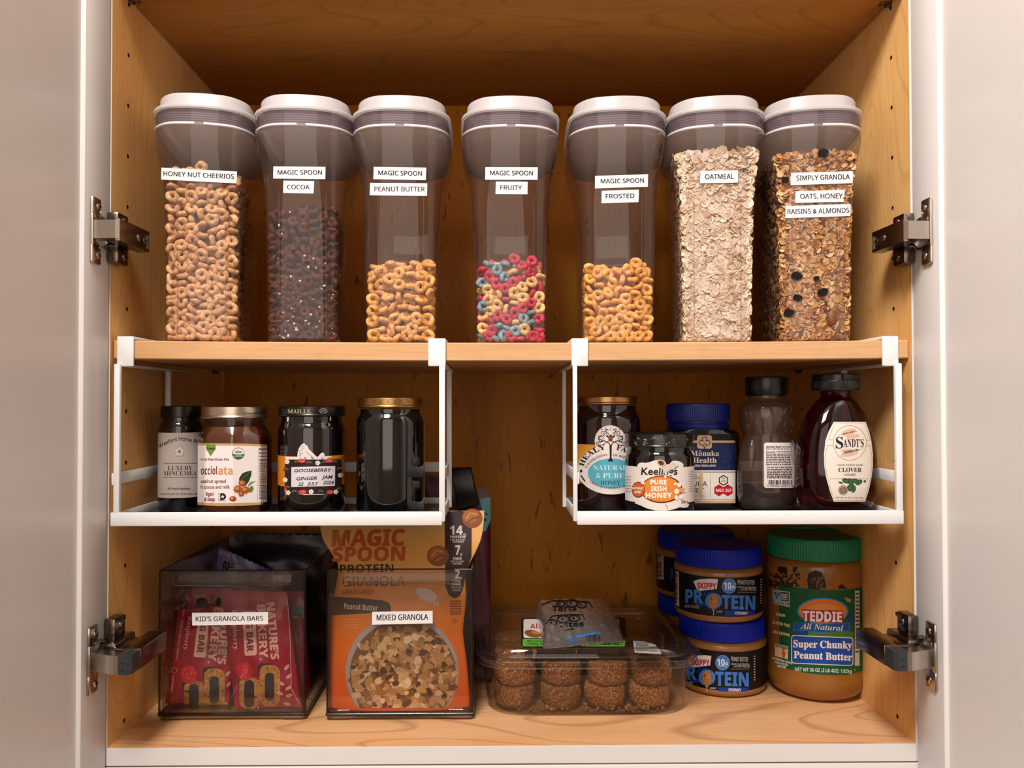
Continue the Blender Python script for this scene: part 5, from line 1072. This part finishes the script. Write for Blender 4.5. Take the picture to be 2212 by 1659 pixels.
v = []; NS, NU = 40, 56; ys = np.linspace(285, 1470, NU+1); zs_ = []; xl, xr, yy = [], [], []
for y in ys:
    l_, r_ = float(np.interp(y, [q[0] for q in rows], [q[1] for q in rows])), float(np.interp(y, [q[0] for q in rows], [q[2] for q in rows])); pl_, pr_ = c7(l_, y, Yf(y)), c7(r_, y, Yf(y)); zs_.append((pl_.z+pr_.z)/2-org.z); xl.append(pl_.x-org.x); xr.append(pr_.x-org.x); yy.append(Yf(y)-org.y)
zs_ = np.array(zs_); zs_ = (zs_-zs_[-1])/(zs_[0]-zs_[-1])*(.2368-org.z); zi = zs_[::-1]; XL, XR, YY = np.array(xl)[::-1], np.array(xr)[::-1], np.array(yy)[::-1]
def fp(x, z):
    l_, r_ = np.interp(z, zi, XL), np.interp(z, zi, XR); s_ = np.clip((x-l_)/(r_-l_), 0, 1); u = np.clip(z/zi[-1], 0, 1)
    k = np.interp(u, [0, .12, .5, .72, .86, 1], [.013, .015, .013, .008, .0028, .0005]); e = np.clip(1-np.abs(2*s_-1)**3.2, 0, 1)
    w_ = .0011*np.sin(21*s_+6*u)*np.clip((u-.35)*3, 0, 1)*np.clip(1.25-u, 0, 1)+.0016*np.exp(-((s_-.93)/.03)**2)*np.sin(40*u)*(u < .7)
    return np.interp(z, zi, YY)-k*e+w_*e
for side in (0, 1):
    for j, y in enumerate(ys):
        for i in range(NS+1):
            s_ = i/NS; x = xl[j]+(xr[j]-xl[j])*s_; z = zs_[j]; y0 = float(fp(np.array(x), np.array(z)))
            if side: u = z/zi[-1]; y0 = yy[j]+(np.interp(u, [0, .12, .5, .72, .86, 1], [.045, .045, .030, .014, .004, .0008]))*max(0, 1-abs(2*s_-1)**3)+.0004
            v.append((x, y0, z))
n1 = (NS+1)*(NU+1); F_ = []
for j in range(NU):
    for i in range(NS): k = j*(NS+1)+i; F_ += [(k, k+1, k+NS+2, k+NS+1), (n1+k, n1+k+NS+1, n1+k+NS+2, n1+k+1)]
rim = list(range(NS+1))+[j*(NS+1)+NS for j in range(1, NU+1)]+[NU*(NS+1)+i for i in range(NS-1, -1, -1)]+[j*(NS+1) for j in range(NU-1, 0, -1)]
for i, r0 in enumerate(rim): r1 = rim[(i+1) % len(rim)]; F_.append((r1, r0, n1+r0, n1+r1))
m = MB(); m.add(v, F_); m.obj('bag', M_pouch, t, ang=70)
a = Art(Surf(mw(t), fp, -.08, .05), K7, step=24, stepy=24); oj, dkb = 'bb5519', '30201c'
a.poly([(775, 320), (790, 292), (870, 284), (938, 296), (936, 560), (905, 640), (888, 740), (866, 795), (835, 809), (800, 790), (780, 735)], '35211f', 2)
a.text('MAGIC', 100, 498, 533, 98, oj, 'NB', 3, rise=-6, lean=8); a.text('SPOON', 104, 588, 538, 84, oj, 'NB', 3, rise=-6, lean=4)
for i in range(4): a.line([(116+14*i, 408), (112+14*i, 494)], 4, 'cf9a48', 4)
a.text('PROTEIN', 150, 655, 470, 46, dkb, 'N', 3, rise=-4); a.text('GRANOLA', 168, 738, 540, 58, '4a3022', 'n', 3, rise=-4); a.text('GRAIN-FREE', 162, 786, 350, 28, '3c281e', 'n', 3)
a.poly([(80, 797), (250, 806), (410, 822), (444, 836), (457, 866), (452, 890), (80, 912)], '4e3c34', 2); a.text('Peanut Butter', 176, 872, 376, 34, 'dcc4aa', 'N', 3, rise=12)
a.ell(668, 786, 66, 34, 'd9c8bc', 3, 28, 22)
for i in range(7): a.ell(625+18*i, 806+6*i, 6, 14, 'd9c8bc', 3, 12)
for cx, cy, r_ in ((736, 556, 65), (940, 330, 62)):
    a.ell(cx, cy, r_, r_*.95, '8a4a1e', 3, 26); a.ell(cx-8, cy-12, r_*.78, r_*.66, 'a8622e', 4, 22, -20); a.line([(cx-r_*.6, cy+6), (cx-10, cy-r_*.5), (cx+r_*.5, cy-r_*.35)], 9, 'c98a54', 5); a.line([(cx-r_*.5, cy+28), (cx+6, cy), (cx+r_*.6, cy-4)], 7, '6a3210', 5)
wt = 'd8ccc6'
a.text('14', 806, 428, 884, 54, wt, 'NB', 4); a.text('g', 888, 434, 901, 18, wt, 'N', 4); a.text('PROTEIN', 808, 449, 900, 14, wt, 'NB', 4); a.text('PER 2/3 CUP', 810, 464, 898, 10, wt, 'N', 4); a.text('SERVING', 822, 476, 888, 10, wt, 'N', 4)
a.text('7', 838, 548, 868, 56, wt, 'NB', 4); a.text('g', 869, 552, 878, 16, wt, 'N', 4); a.text('FIBER', 826, 578, 878, 14, wt, 'NB', 4); a.text('PER 2/3 CUP', 812, 594, 888, 10, wt, 'N', 4); a.text('SERVING', 824, 607, 876, 10, wt, 'N', 4)
a.text('2', 836, 690, 866, 52, wt, 'NB', 4); a.text('g', 868, 692, 877, 14, wt, 'N', 4); a.text('TOTAL', 822, 712, 870, 14, wt, 'NB', 4); a.text('SUGAR', 818, 732, 872, 14, wt, 'NB', 4); a.text('PER 2/3 CUP', 814, 750, 878, 10, wt, 'N', 4); a.text('SERVING', 822, 766, 870, 10, wt, 'N', 4)
a.fuzz(808, 822, 876, 912, 6, '7a3408', 3, .75, 3); a.ring(830, 943, 9, 11, 3, '7a3408', 3); a.text('D', 846, 950, 858, 14, '7a3408', 'n', 3); a.fuzz(185, 930, 262, 1000, 4, 'e89a60', 3, .6, 5)
q = random.Random(17); a.ell(522, 1250, 338, 345, 'a89a96', 2, 60); a.ell(526, 1262, 316, 322, '7a5230', 3, 60)
for i in range(620):
    an, r_ = q.uniform(0, 6.283), math.sqrt(q.uniform(0, 1)); x, y = 528+306*r_*math.cos(an), 1262+306*r_*math.sin(an)
    if y < 985+max(0, abs(x-520)-170)*.6: continue
    a.ell(x, y, q.uniform(14, 34), q.uniform(10, 22), q.choice(('c49866', 'b5824e', '9a6a3a', 'cfa678', 'a97a48', '7a4e2a', 'd9b68c', '5a3820', 'c49060', 'b88850')), 4+i*.004, 9, q.uniform(0, 180))
a.text('8 OZ (227g)', 245, 1425, 388, 30, 'c9a890', 'n', 8)
for k in range(len(a.it)): vv, ff, mi, ly = a.it[k]; a.it[k] = (np.stack([vv[:, 0], np.minimum(vv[:, 1], 1462)], 1), ff, mi, ly)
a.build('print', t)
# the darker pouch behind it
M_mar = plain('maroon pouch film', '4a0f20', .35); M_teal = plain('teal print', '4f98a2', .4); M_blk = plain('black film', '0a0809', .4)
t, s = packet('granola_pouch', 'maroon and teal pouch with a black folded top standing behind the orange pouch', 'pouch', (640, 55), (1048, 160), (640, 1200), K7, yb+.130, yb+.120, .012, M_mar, None, .0012, 6)
a = Art(s, K7, step=40, stepy=40); a.poly([(985, 215), (1048, 205), (1050, 340), (1018, 410), (1000, 405), (1000, 290)], M_teal, 2); a.line([(1000, 330), (1045, 315)], 5, '7ab8c0', 3); a.build('print', t)
c = [c7(800, 30, yb+.113), c7(935, 25, yb+.113), c7(960, 150, yb+.113), c7(985, 245, yb+.113), c7(860, 285, yb+.113), c7(830, 130, yb+.113)]; m = MB()
cc = sum(c, Vector())/6; rings = []
for k, dy in ((.90, -.006), (1, -.003), (1, .003), (.9, .006)): rings.append([tuple(cc+(p-cc)*k+Vector((0, dy, 0))-Vector(t.location)) for p in c])
m.loft(rings).obj('folded_top', M_blk, t, ang=60)

# ---------------------------------------------------------------- tub of brownie bites
K8 = (1000, 1120, 3.318); M_tub = clear('clear tub plastic', (.95, .94, .92), (.45, .40, .36), .03, 1.5, bl=.25, haze=.010)
fb = atz(1260, 1545, 0); yF = fb.y; zr = at(1253, 1436, yF-.018).z; tx = at(1253, 1430, yF+.10).x
t = thing('food_tub', 'clear lidded plastic tub of brownie bites on the cabinet floor', 'tub', (tx, yF+.103, 0)); hd0 = .103
def tr(hw, hd, z, r=.036): return [(p[0], p[1], z) for p in rrect(hw, hd, r, .003, .003, 8, 5)]
W0 = (1478-1028)/2/F*(yF+.06+.884)
m = MB(); m.loft([tr(W0-.019, hd0-.003, .0006), tr(W0-.0135, hd0+.001, .0045), tr(W0-.0125, hd0+.002, .012), tr(W0-.0115, hd0+.003, .0145), tr(W0-.0075, hd0+.0075, zr-.004), tr(W0-.002, hd0+.0125, zr-.003), tr(W0-.0015, hd0+.013, zr)], 0, True, False); m.obj('base', M_tub, t, ang=40)
m = MB(); m.loft([tr(W0-.0005, hd0+.0145, zr-.005), tr(W0, hd0+.015, zr-.002), tr(W0, hd0+.015, zr+.0025), tr(W0-.003, hd0+.012, zr+.005), tr(W0-.006, hd0+.009, zr+.0055), tr(W0-.0085, hd0+.0065, zr+.012), tr(W0-.0105, hd0+.0045, zr+.0145), tr(W0-.018, hd0-.003, zr+.0145), tr(W0-.021, hd0-.006, zr+.0115), tr(.03, .03, zr+.0115, .02)], 0, False, True)
m.box(W0-.006, W0+.010, -hd0+.02, -hd0+.045, zr-.002, zr-.0008, bev=.0004); m.obj('lid', M_tub, t, ang=30)
m = MB()
for k_, z_ in ((.0005, zr+.0028), (-.0072, zr+.0060), (.0004, zr-.0046)):
    m.tube(tr(W0+k_, hd0+.015+k_, z_), .0010, 6, closed=True)
m.obj('rim_highlight_tube', M_tub, t, ang=60)  # tubes added along the rim to catch highlights
ZL = zr+.0118
sz = SurfZ(mw(t), lambda x, y: 0*x+ZL, ZL-.02, ZL+.02); a = Art(sz, K8)
a.rect(418, 712, 1168, 924, '151210', 1, 24); a.rect(434, 722, 1120, 858, 'd8cfc9', 2, 14); a.rect(428, 864, 1162, 918, '5ea63a', 2, 10)
a.text('Almond', 482, 790, 690, 34, 'b01c20', 'N', 3); a.ell(500, 828, 60, 26, '8a5026', 3, 24, 12); a.ell(520, 822, 30, 10, 'b47c4a', 4, 16, 12); a.text('Brownie', 462, 886, 600, 12, '1e2a14', 'N', 3); a.text('270mg Omega', 460, 908, 640, 15, '1e2a14', 'N', 3); a.fuzz(700, 872, 1140, 914, 3, '1e3a14', 3, .7, 3); a.build('paper_label', t)
a = Art(sz, K8); a.poly([(1215, 876), (1300, 882), (1380, 905), (1425, 972), (1228, 962)], 'b9b2ac', 1); a.fuzz(1240, 890, 1330, 955, 7, '3c3630', 2, .8, 6); a.fuzz(1335, 915, 1400, 958, 5, '3c3630', 2, .8, 7); a.line([(1215, 876), (1228, 962)], 6, '151210', 2); a.build('small_label', t)
M_brow = speck('brownie crumb', [(.30, '432410'), (.48, '7a4820'), (.62, '9c6834'), (.70, 'cfa67a'), (.74, '8a5428')], 420, .75, 1.0, .0022, 330, 5, varies=.12)
def brownie(seed):
    q = random.Random(seed); m = MB(); R_ = .0249; rings = []; n = 40
    for r_, z in ((.0012, 0), (.84, .0), (.93, .0015), (.985, .006), (1.0, .014), (.985, .0200), (.93, .0235), (.80, .0252), (.4, .0258), (.0012, .0258)):
        rings.append([(R_*r_*(1+.03*math.sin(3*w_+seed)+.022*math.sin(7*w_+z*300)+q.gauss(0, .009)*(r_ > .1))*math.cos(w_), R_*r_*(1+.03*math.sin(3*w_+seed)+.022*math.sin(7*w_+z*300)+q.gauss(0, .009)*(r_ > .1))*math.sin(w_), z+(q.gauss(0, .0004) if 0 < z < .025 and r_ > .1 else 0)) for w_ in [2*math.pi*i/n for i in range(n)]])
    return m.loft(rings)
srcs = [brownie(k).obj('brownie_bite', M_brow, None, ang=70) for k in (1, 2, 3)]; used = set(); q = random.Random(2)
cw = ('first from the left', 'second from the left', 'third from the left', 'fourth from the left'); rw = ('front row', 'middle row', 'back row')
for layer in (0, 1):
    for r_ in range(3):
        for k, px in enumerate((1110, 1209, 1307, 1403)):
            y = yF+.0305+.0555*r_+q.uniform(-.0015, .0015); x = at(px, 1480, yF+.030).x*(1 if True else 0)+q.uniform(-.001, .001)
            src = srcs[(k+r_*2+layer) % 3]
            if src.name in used: o = src.copy(); COL.objects.link(o)
            else: o = src; used.add(src.name)
            o.location = (x+(.0012 if layer else 0), y, .0052+layer*.0262); o.rotation_euler = (0, 0, q.uniform(0, 6.28)); tag(o, 'brown brownie bite in the %s layer, %s, %s' % (('lower', 'upper')[layer], rw[r_], cw[k]), 'brownie', 'brownie bites in the tub')
m = MB()
for i in range(90):
    bm = bmesh.new(); bmesh.ops.create_icosphere(bm, subdivisions=1, radius=q.uniform(.0012, .0034))
    for v_ in bm.verts: v_.co *= q.uniform(.7, 1.2)
    px_ = q.uniform(-.09, .09); bmesh.ops.translate(bm, verts=bm.verts, vec=Vector((tx+px_, yF+q.uniform(.006, .02), q.uniform(.0035, .0065)))); m.bm(bm)
o = m.obj('brownie_crumbs', M_brow, None, ang=70); tag(o, 'loose brown crumbs along the front bottom edge of the tub', 'crumbs', None, 'stuff')
# foil pack on the lid
c8 = lambda x, y, z: atz(K8[0]+x/K8[2], K8[1]+y/K8[2], z)
zf = ZL+.0006; fl, fr_, br_, bl_ = c8(578, 930, zf+.002), c8(1165, 880, zf+.002), c8(1035, 650, zf+.002), c8(520, 668, zf+.002); org = (fl+fr_+br_+bl_)/4; org.z = zf
t = thing('snack_packet', 'crumpled silver foil snack packet with black print lying on the tub lid', 'snack packet', org)
m, nt, out = nm('crumpled foil'); b = N(nt, 'BsdfPrincipled'); L(nt, b, 0, out, 0); b.inputs['Base Color'].default_value = lin('e8e0d8')+(1,); b.inputs['Metallic'].default_value = .9; b.inputs['Roughness'].default_value = .2
tc = N(nt, 'TexCoord'); vo = N(nt, 'TexVoronoi'); vo.inputs['Scale'].default_value = 95; L(nt, tc, 'Object', vo, 'Vector'); bp = N(nt, 'Bump'); bp.inputs['Strength'].default_value = .4; bp.inputs['Distance'].default_value = .004; L(nt, vo, 0, bp, 'Height'); L(nt, bp, 0, b, 'Normal'); M_foil = m
HT = .0205; q = random.Random(3); ph = [q.uniform(0, 6.28) for _ in range(6)]
def foil(s_, u):                                 # u: 0 back .. 1 front
    e = np.clip((1-np.abs(2*s_-1))/.14, 0, 1); d = np.clip(np.minimum(u/.10, (1-u)/.30), 0, 1); d = d*d*(3-2*d); w_ = .0009*np.sin(31*s_+ph[0]+6*u)+.0008*np.sin(27*u+ph[1]-9*s_)+.0016*np.sin(60*s_+ph[2])*np.clip((u-.72)*4, 0, 1)*np.clip((1-u)*9, .15, 1)
    return .0010+HT*d*(e*(2-e))+np.abs(w_)*(.4+d)
ns, nu = 44, 40; v = []; P_ = lambda s_, u: (bl_*(1-s_)+br_*s_)*(1-u)+(fl*(1-s_)+fr_*s_)*u-org
for side in (0, 1):
    for j in range(nu+1):
        for i in range(ns+1):
            s_, u = i/ns, j/nu; p = P_(s_, u-(.022*(i % 2) if j == nu else 0)); v.append((p.x, p.y, float(foil(np.array(s_), np.array(u))) if side == 0 else .0004))
n1 = (ns+1)*(nu+1); F_ = []
for j in range(nu):
    for i in range(ns): k = j*(ns+1)+i; F_ += [(k, k+ns+1, k+ns+2, k+1), (n1+k, n1+k+1, n1+k+ns+2, n1+k+ns+1)]
rim = list(range(ns+1))+[j*(ns+1)+ns for j in range(1, nu+1)]+[nu*(ns+1)+i for i in range(ns-1, -1, -1)]+[j*(ns+1) for j in range(nu-1, 0, -1)]
for i, r0 in enumerate(rim): r1 = rim[(i+1) % len(rim)]; F_.append((r0, r1, n1+r1, n1+r0))
m = MB(); m.add(v, F_); m.obj('foil_wrapper', M_foil, t, ang=50)
ax, ay = (br_-bl_+fr_-fl)/2, (fl-bl_+fr_-br_)/2; det = ax.x*ay.y-ax.y*ay.x; b0 = (bl_+br_)/2-org-ax*.5
def gf(x, y):
    dx, dy = x-b0.x, y-b0.y; s_ = np.clip((dx*ay.y-dy*ay.x)/det, .01, .99); u = np.clip((ax.x*dy-ax.y*dx)/det, .01, .99); return foil(s_, u)+.0004
a = Art(SurfZ(mw(t), gf, -.002, .045), K8, step=10, stepy=10); ik = '141012'
for x0, y0, s1 in ((640, 664, 'Tarts'), (690, 780, 'bites')): a.text(s1, x0, y0, x0+175, 38, ik, 'NB', 2, rise=-6)
for cx, cy, r_ in ((640, 748, 34), (720, 722, 42), (800, 716, 36), (700, 612, 30), (780, 608, 40), (850, 618, 34)): a.ring(cx, cy, r_, r_*.62, 9, ik, 2); a.ell(cx-8, cy, 9, 7, ik, 3)
for pts in ([(590, 760), (640, 700), (740, 690), (860, 690), (870, 724)], [(560, 620), (640, 590), (800, 590), (900, 600), (930, 640)], [(600, 790), (690, 812), (800, 790)]): a.line(pts, 8, ik, 2)
a.line([(720, 890), (740, 872), (800, 862)], 10, '1d5aa0', 3); a.ell(800, 880, 16, 14, '1d5aa0', 3); a.line([(810, 850), (880, 838), (960, 822)], 14, '2a78b8', 3); a.bars(880, 838, 985, 880, '2c2828', 3, 5, True, 16); a.build('print', t)

# ---------------------------------------------------------------- peanut butter jars
M_pb = plain('peanut butter', '946536', .3, spec=.4, coat=.4, bump=.15, bscale=90); M_pbdk = plain('natural peanut butter', '8c5a20', .3, spec=.4, coat=.4, bump=.2, bscale=60)
M_green = plain('green lid plastic', '0f7a54', .4, spec=.4); K9 = (1440, 1130, 4.254); K10 = (1640, 1130, 4.046); GP = 'squat blue-lidded peanut butter jars'
bkl, blu = '08080a', '3a78d0'
def pbjar(cx, y, base, label, art, top=None):
    j = Jar(cx, y, base); t = j.mk('peanut_butter_jar', label, 'peanut butter jar', GP); R = .0570; H = PBH
    m = MB(); m.lathe([(.0005, .0), (R*.88, 0), (R*.97, .003), (R, .008), (R*.985, .010), (R*.985, H*.635), (R, H*.64), (R, H*.675), (R*.985, H*.70), (R*.93, H*.72), (R*.90, H*.735)], 72); m.obj('body', M_pb, t, ang=50)
    m = MB(); flutes(m, R*.955, H*.745, H-.0035, 96, .0006); m.lathe([(R*.955, H-.0035), (R*.945, H-.001), (R*.92, H), (R*.80, H-.0002), (R*.78, H-.001), (.0004, H-.001)], 64, cap0=False); m.obj('lid', M_blue, t, ang=25)
    z0, z1 = H*.075, H*.63; RL = R*.987
    s = Surf(mw(t), fcyl(RL), -R*1.05, 0, (-RL*.999, RL*.999)); a = Art(s, K9, step=11)
    if art: art(a)
    if a.it: a.build('wrap_label', t, extra=(cylsheet(RL, -120, 120, z0, z1, n=60), bkl))
    return t, R
yS = atz(1555, 1511, 0).y+.0570; PBH = at(1555, 1130+920/4.254+4, yS-.057).z
def skip_art(dx, dy, sk, bar, right):
    def art(a):
        X = lambda x: x+dx; Y = lambda x, y: y+dy+sk*(x-500)
        T = lambda s, x0, y, x1, cap, col, sty, ly=4: a.text(s, X(x0), Y(x0, y), X(x1), cap, col, sty, ly, rise=Y(x1, y)-Y(x0, y))
        q = random.Random(6)
        for i in range(7): a.ell(X(330+q.uniform(-60, 120)), Y(330, 640)+q.uniform(-60, 150), q.uniform(20, 60), q.uniform(14, 30), '0f2f7a', 1.5, 14, q.uniform(-60, 60))
        a.poly([(X(246), Y(246, 540)), (X(300), Y(300, 522)), (X(400), Y(400, 512)), (X(472), Y(472, 516)), (X(466), Y(466, 560)), (X(460), Y(460, 606)), (X(380), Y(380, 616)), (X(288), Y(288, 634)), (X(268), Y(268, 590))], 'd8d2d0', 3); T('SKIPPY', 283, 606, 456, 54, 'b01420', 'NB'); a.ell(X(574), Y(574, 575), 66, 70, '3a72c0', 3, 30); a.ring(X(574), Y(574, 575), 62, 66, 4, '8ab0e0', 4)
        T('10', 524, 598, 594, 58, 'e0e4ec', 'NB', 5); T('G', 598, 594, 624, 24, 'e0e4ec', 'NB', 5); T('PROTEIN', 538, 614, 612, 14, 'a8c4ea', 'NB', 5); a.fuzz(X(604), Y(604, 545), X(624), Y(604, 562), 2, 'a8c4ea', 5)
        T('PEANUT BUTTER', 652, 557, 806, 40, 'd8d4d2', 'n'); T('BLENDED', 654, 590, 696, 14, 'd8d4d2', 'n'); T('WITH', 676, 614, 698, 14, 'd8d4d2', 'n'); T('PLANT PROTEIN', 703, 612, 818, 36, 'd8d4d2', 'n'); a.fuzz(X(654), Y(654, 628), X(815), Y(654, 638), 1, '9a9694', 4, .7, 2)
        T('PR', 174, 738, 336, 122, blu, 'NB'); a.ell(X(432), Y(432, 716), 76, 74, blu, 4, 30); a.ell(X(432), Y(432, 716), 49, 49, bkl, 5, 26); T('TEIN', 508, 784, 812, 126, blu, 'NB')
        a.ell(X(432), Y(432, 720), 46, 72, '8a6a48', 6, 26); a.ell(X(432), Y(432, 718), 40, 64, 'a8703c', 7, 26)
        for i in range(12): a.ell(X(432)+q.uniform(-24, 24), Y(432, 718)+q.uniform(-45, 45), 8, 9, q.choice(('bf8a54', '8a5428', '70401c')), 8, 10)
        a.line([(X(420), Y(420, 790)), (X(432), Y(432, 808)), (X(432), Y(432, 850))], 7, 'b0aaa6', 6); a.line([(X(444), Y(444, 790)), (X(432), Y(432, 808))], 6, 'b0aaa6', 6)
        T('NET WT 14 OZ (397g)', 170, 786, 300, 26, 'c8c4c2', 'n'); a.fuzz(X(458), Y(458, 806), X(514), Y(458, 824), 2, 'b8b4b2', 4, .8, 4)
        a.poly([(X(536), Y(536, 802)), (X(812), Y(812, 796)), (X(808), Y(808, 838)), (X(536), Y(536, 850))], '14349c', 3); T('CHUNKY', 628, 834, 744, 26, 'd8d4d2', 'NB')
        if bar: a.poly([(60, 428), (114, 452), (118, 768), (64, 738)], 'd4cecc', 3); a.bars(66, 465, 104, 735, '111114', 4, 7, False, 24)
        if right: a.fuzz(X(858), Y(858, 500), X(872), Y(858, 740), 10, 'b8b4b2', 4, .8, 5)
    return art
lo_t, RP = pbjar(1556, yS, .0003, 'squat blue-lidded PROTEIN peanut butter jar, lower of the front stack', skip_art(-60, 704, .035, False, True))
up_t, _ = pbjar(1549.5, yS, PBH+.0004, 'squat blue-lidded PROTEIN peanut butter jar, upper of the front stack', skip_art(0, 0, .03, True, True))
yR = yS+2*.0570+.0015; xr_ = 1417+.0572/((yR-CAM[1])/F)
def back_art(a):
    a.poly([(-95, 250), (-28, 270), (-24, 520), (-90, 510)], 'b8b2b0', 3); a.bars(-84, 285, -42, 500, '111114', 4, 7, False, 22); a.text('P', 36, 545, 64, 130, '27509a', 'NB', 4)
pbjar(xr_, yR, .0003, 'squat blue-lidded peanut butter jar, lower of the back stack', None)
pbjar(xr_, yR, PBH+.0004, 'squat blue-lidded peanut butter jar, upper of the back stack with bar code showing', back_art)
# tall green-lidded jar
yT = atz(1758, 1525, 0).y+.0585; j = Jar(1757.5, yT, .0003); t = j.mk('peanut_butter_jar', 'large peanut butter jar with green lid and wide green label', 'peanut butter jar'); R = j.r(101)
zt = lambda cy: j.z(1130+cy/4.046, 101)
m = MB(); m.lathe([(.0005, 0), (R*.70, 0), (R*.84, .003), (R*.95, .010), (R, .021), (R, .026), (R*.985, .030), (R*.985, zt(585)), (R, zt(570)), (R, zt(420)), (R*.985, zt(385)), (R*.94, zt(365)), (R*.90, zt(352)), (R*.90, zt(335))], 80); m.obj('body', M_pbdk, t, ang=50)
m = MB(); flutes(m, R*.965, zt(348), zt(180), 110, .0006); r0 = R*.965; H = zt(180); m.lathe([(r0, H), (r0*.99, H+.0022), (r0*.96, H+.0032), (r0*.84, H+.0030), (r0*.82, H+.0018), (.0004, H+.0018)], 72, cap0=False); m.obj('lid', M_green, t, ang=25)
RL = R*.988; a = Art(Surf(mw(t), fcyl(R), -R*1.05, 0, (-R*.999, R*.999)), K10, step=11); gn, ye, bl2 = '0f5230', 'd8cf9a', '17479c'
dk = '1c120c'
for pts in ([(430, 440), (490, 412), (545, 430), (575, 500), (585, 575), (545, 560), (520, 585), (430, 570), (420, 500)], [(165, 380), (240, 385), (250, 430), (200, 440), (160, 420)], [(300, 380), (340, 385), (310, 440), (290, 420)], [(690, 555), (720, 530), (770, 575), (690, 575)]): a.poly(pts, dk, 2)
q = random.Random(3)
for i in range(90): a.ell(q.uniform(78, 360), q.uniform(440, 560), q.uniform(6, 18), q.uniform(5, 12), q.choice((dk, '2c1c12', '3a2616')), 2, 9, q.uniform(0, 90))
for i in range(14): a.ell(q.uniform(440, 560), q.uniform(470, 560), q.uniform(5, 14), q.uniform(6, 20), '6a4420', 3, 9)
a.build('dark_smear', t); a = Art(Surf(mw(t), fcyl(RL), -R*1.05, 0, (-RL*.999, RL*.999)), K10, step=11)
a.poly([(122, 580), (268, 600), (268, 735), (122, 700)], 'b0bcb8', 4); a.poly([(128, 588), (190, 597), (190, 692), (128, 680)], '7fa8c4', 5); a.poly([(192, 600), (260, 608), (260, 686), (192, 676)], '1d2344', 5); a.line([(140, 600), (160, 660), (184, 605)], 12, '26442c', 6); a.ell(160, 615, 9, 14, 'a8552c', 7)
for s_, y, x1 in (('NON', 630, 250), ('GMO', 652, 250), ('Project', 668, 252)): a.text(s_, 198, y, x1, 17 if y < 660 else 11, 'd8d8dc', 'NB', 6, rise=6)
a.poly([(124, 668), (264, 694), (264, 712), (124, 686)], '26442c', 6); a.text('VERIFIED', 130, 684, 258, 15, 'd0d8d0', 'NB', 7, rise=22); a.fuzz(126, 692, 262, 700, 1, '4a5a58', 6, .7, 2, .6, 24)
for s_, x0, y, x1, r_ in (('VEGAN', 146, 808, 228, 12), ('GLUTEN FREE', 119, 875, 270, 36), ('USA GROWN', 121, 958, 268, 34)): a.text(s_, x0, y, x1, 26, ye, 'NB', 5, rise=r_)
a.poly([(140, 1050), (255, 1076), (252, 1190), (140, 1160)], 'c9b8a8', 5); a.poly([(146, 1056), (250, 1080), (250, 1105), (146, 1082)], '5a8a70', 6); a.ell(180, 1095, 13, 15, 'd8a890', 7); a.poly([(165, 1110), (198, 1115), (190, 1165), (170, 1160)], 'd8a890', 7); a.ell(216, 1104, 13, 15, 'c04a30', 7); a.poly([(200, 1120), (236, 1124), (226, 1178), (206, 1172)], 'c04a30', 7)
a.text('BEST BUDDIES', 175, 1048, 255, 9, '0c2a1a', 'N', 6, rise=14); a.text('SUPPORTING PEOPLE', 116, 1186, 290, 18, 'd8d4d0', 'NB', 5, rise=48); a.text('WITH SPECIAL', 140, 1222, 256, 18, 'd8d4d0', 'NB', 5, rise=28); a.text('ABILITIES', 160, 1254, 238, 18, 'd8d4d0', 'NB', 5, rise=16)
a.ell(556, 768, 222, 116, '3f86b8', 4, 50); a.ell(556, 768, 205, 104, 'd87a2a', 5, 50); a.ell(556, 775, 150, 70, 'dd8c3c', 6, 40)
a.poly([(372, 752), (480, 758), (720, 762), (732, 800), (728, 870), (690, 868), (390, 858), (392, 800)], 'a01238', 7); a.text('TEDDIE', 382, 852, 720, 88, 'e8e0dc', 'NB', 8, rise=10)
a.text('Since', 745, 664, 800, 18, ye, 'I', 5, rise=10); a.text('1925', 758, 684, 798, 16, ye, 'S', 5, rise=8)
a.poly([(425, 930), (820, 950), (820, 1010), (425, 990)], '3c7a2c', 3.5); a.poly([(298, 880), (330, 862), (540, 880), (790, 868), (786, 945), (540, 958), (330, 935), (300, 945)], '2a78a8', 5); a.poly([(306, 884), (332, 868), (540, 886), (782, 876), (778, 938), (540, 950), (332, 928), (306, 936)], bl2, 6)
a.poly([(310, 940), (430, 940), (425, 990), (300, 1010)], '16407c', 5.5); a.poly([(770, 815), (830, 808), (828, 870), (780, 890)], '16407c', 4.6)
a.text('All Natural', 360, 922, 732, 48, 'e0d8a8', 'I', 7, rise=18)
a.rect(282, 976, 818, 1226, 'd8d0c0', 6, 26, 22); a.rect(290, 984, 811, 1218, bl2, 7, 22, 22)
a.text('Super Chunky', 300, 1082, 806, 62, 'ecdfd2', 'SB', 8, rise=12); a.text('Peanut Butter', 304, 1178, 808, 62, 'ecdfd2', 'SB', 8, rise=22)
a.text('NET WT 36 OZ (2 LB 4OZ) 1.02kg', 315, 1292, 806, 32, 'd8d4cc', 'N', 5, rise=18); a.rect(833, 590, 874, 1246, 'c9beb4', 4); a.fuzz(838, 610, 868, 1150, 16, '2a2018', 5, .8, 6, .4); a.ell(832, 1282, 10, 13, '4a7a5a', 5)
s1 = cylsheet(RL, -66, 77, zt(1330), zt(588), h=.0002); a.build('paper_label', t, extra=(s1, gn))
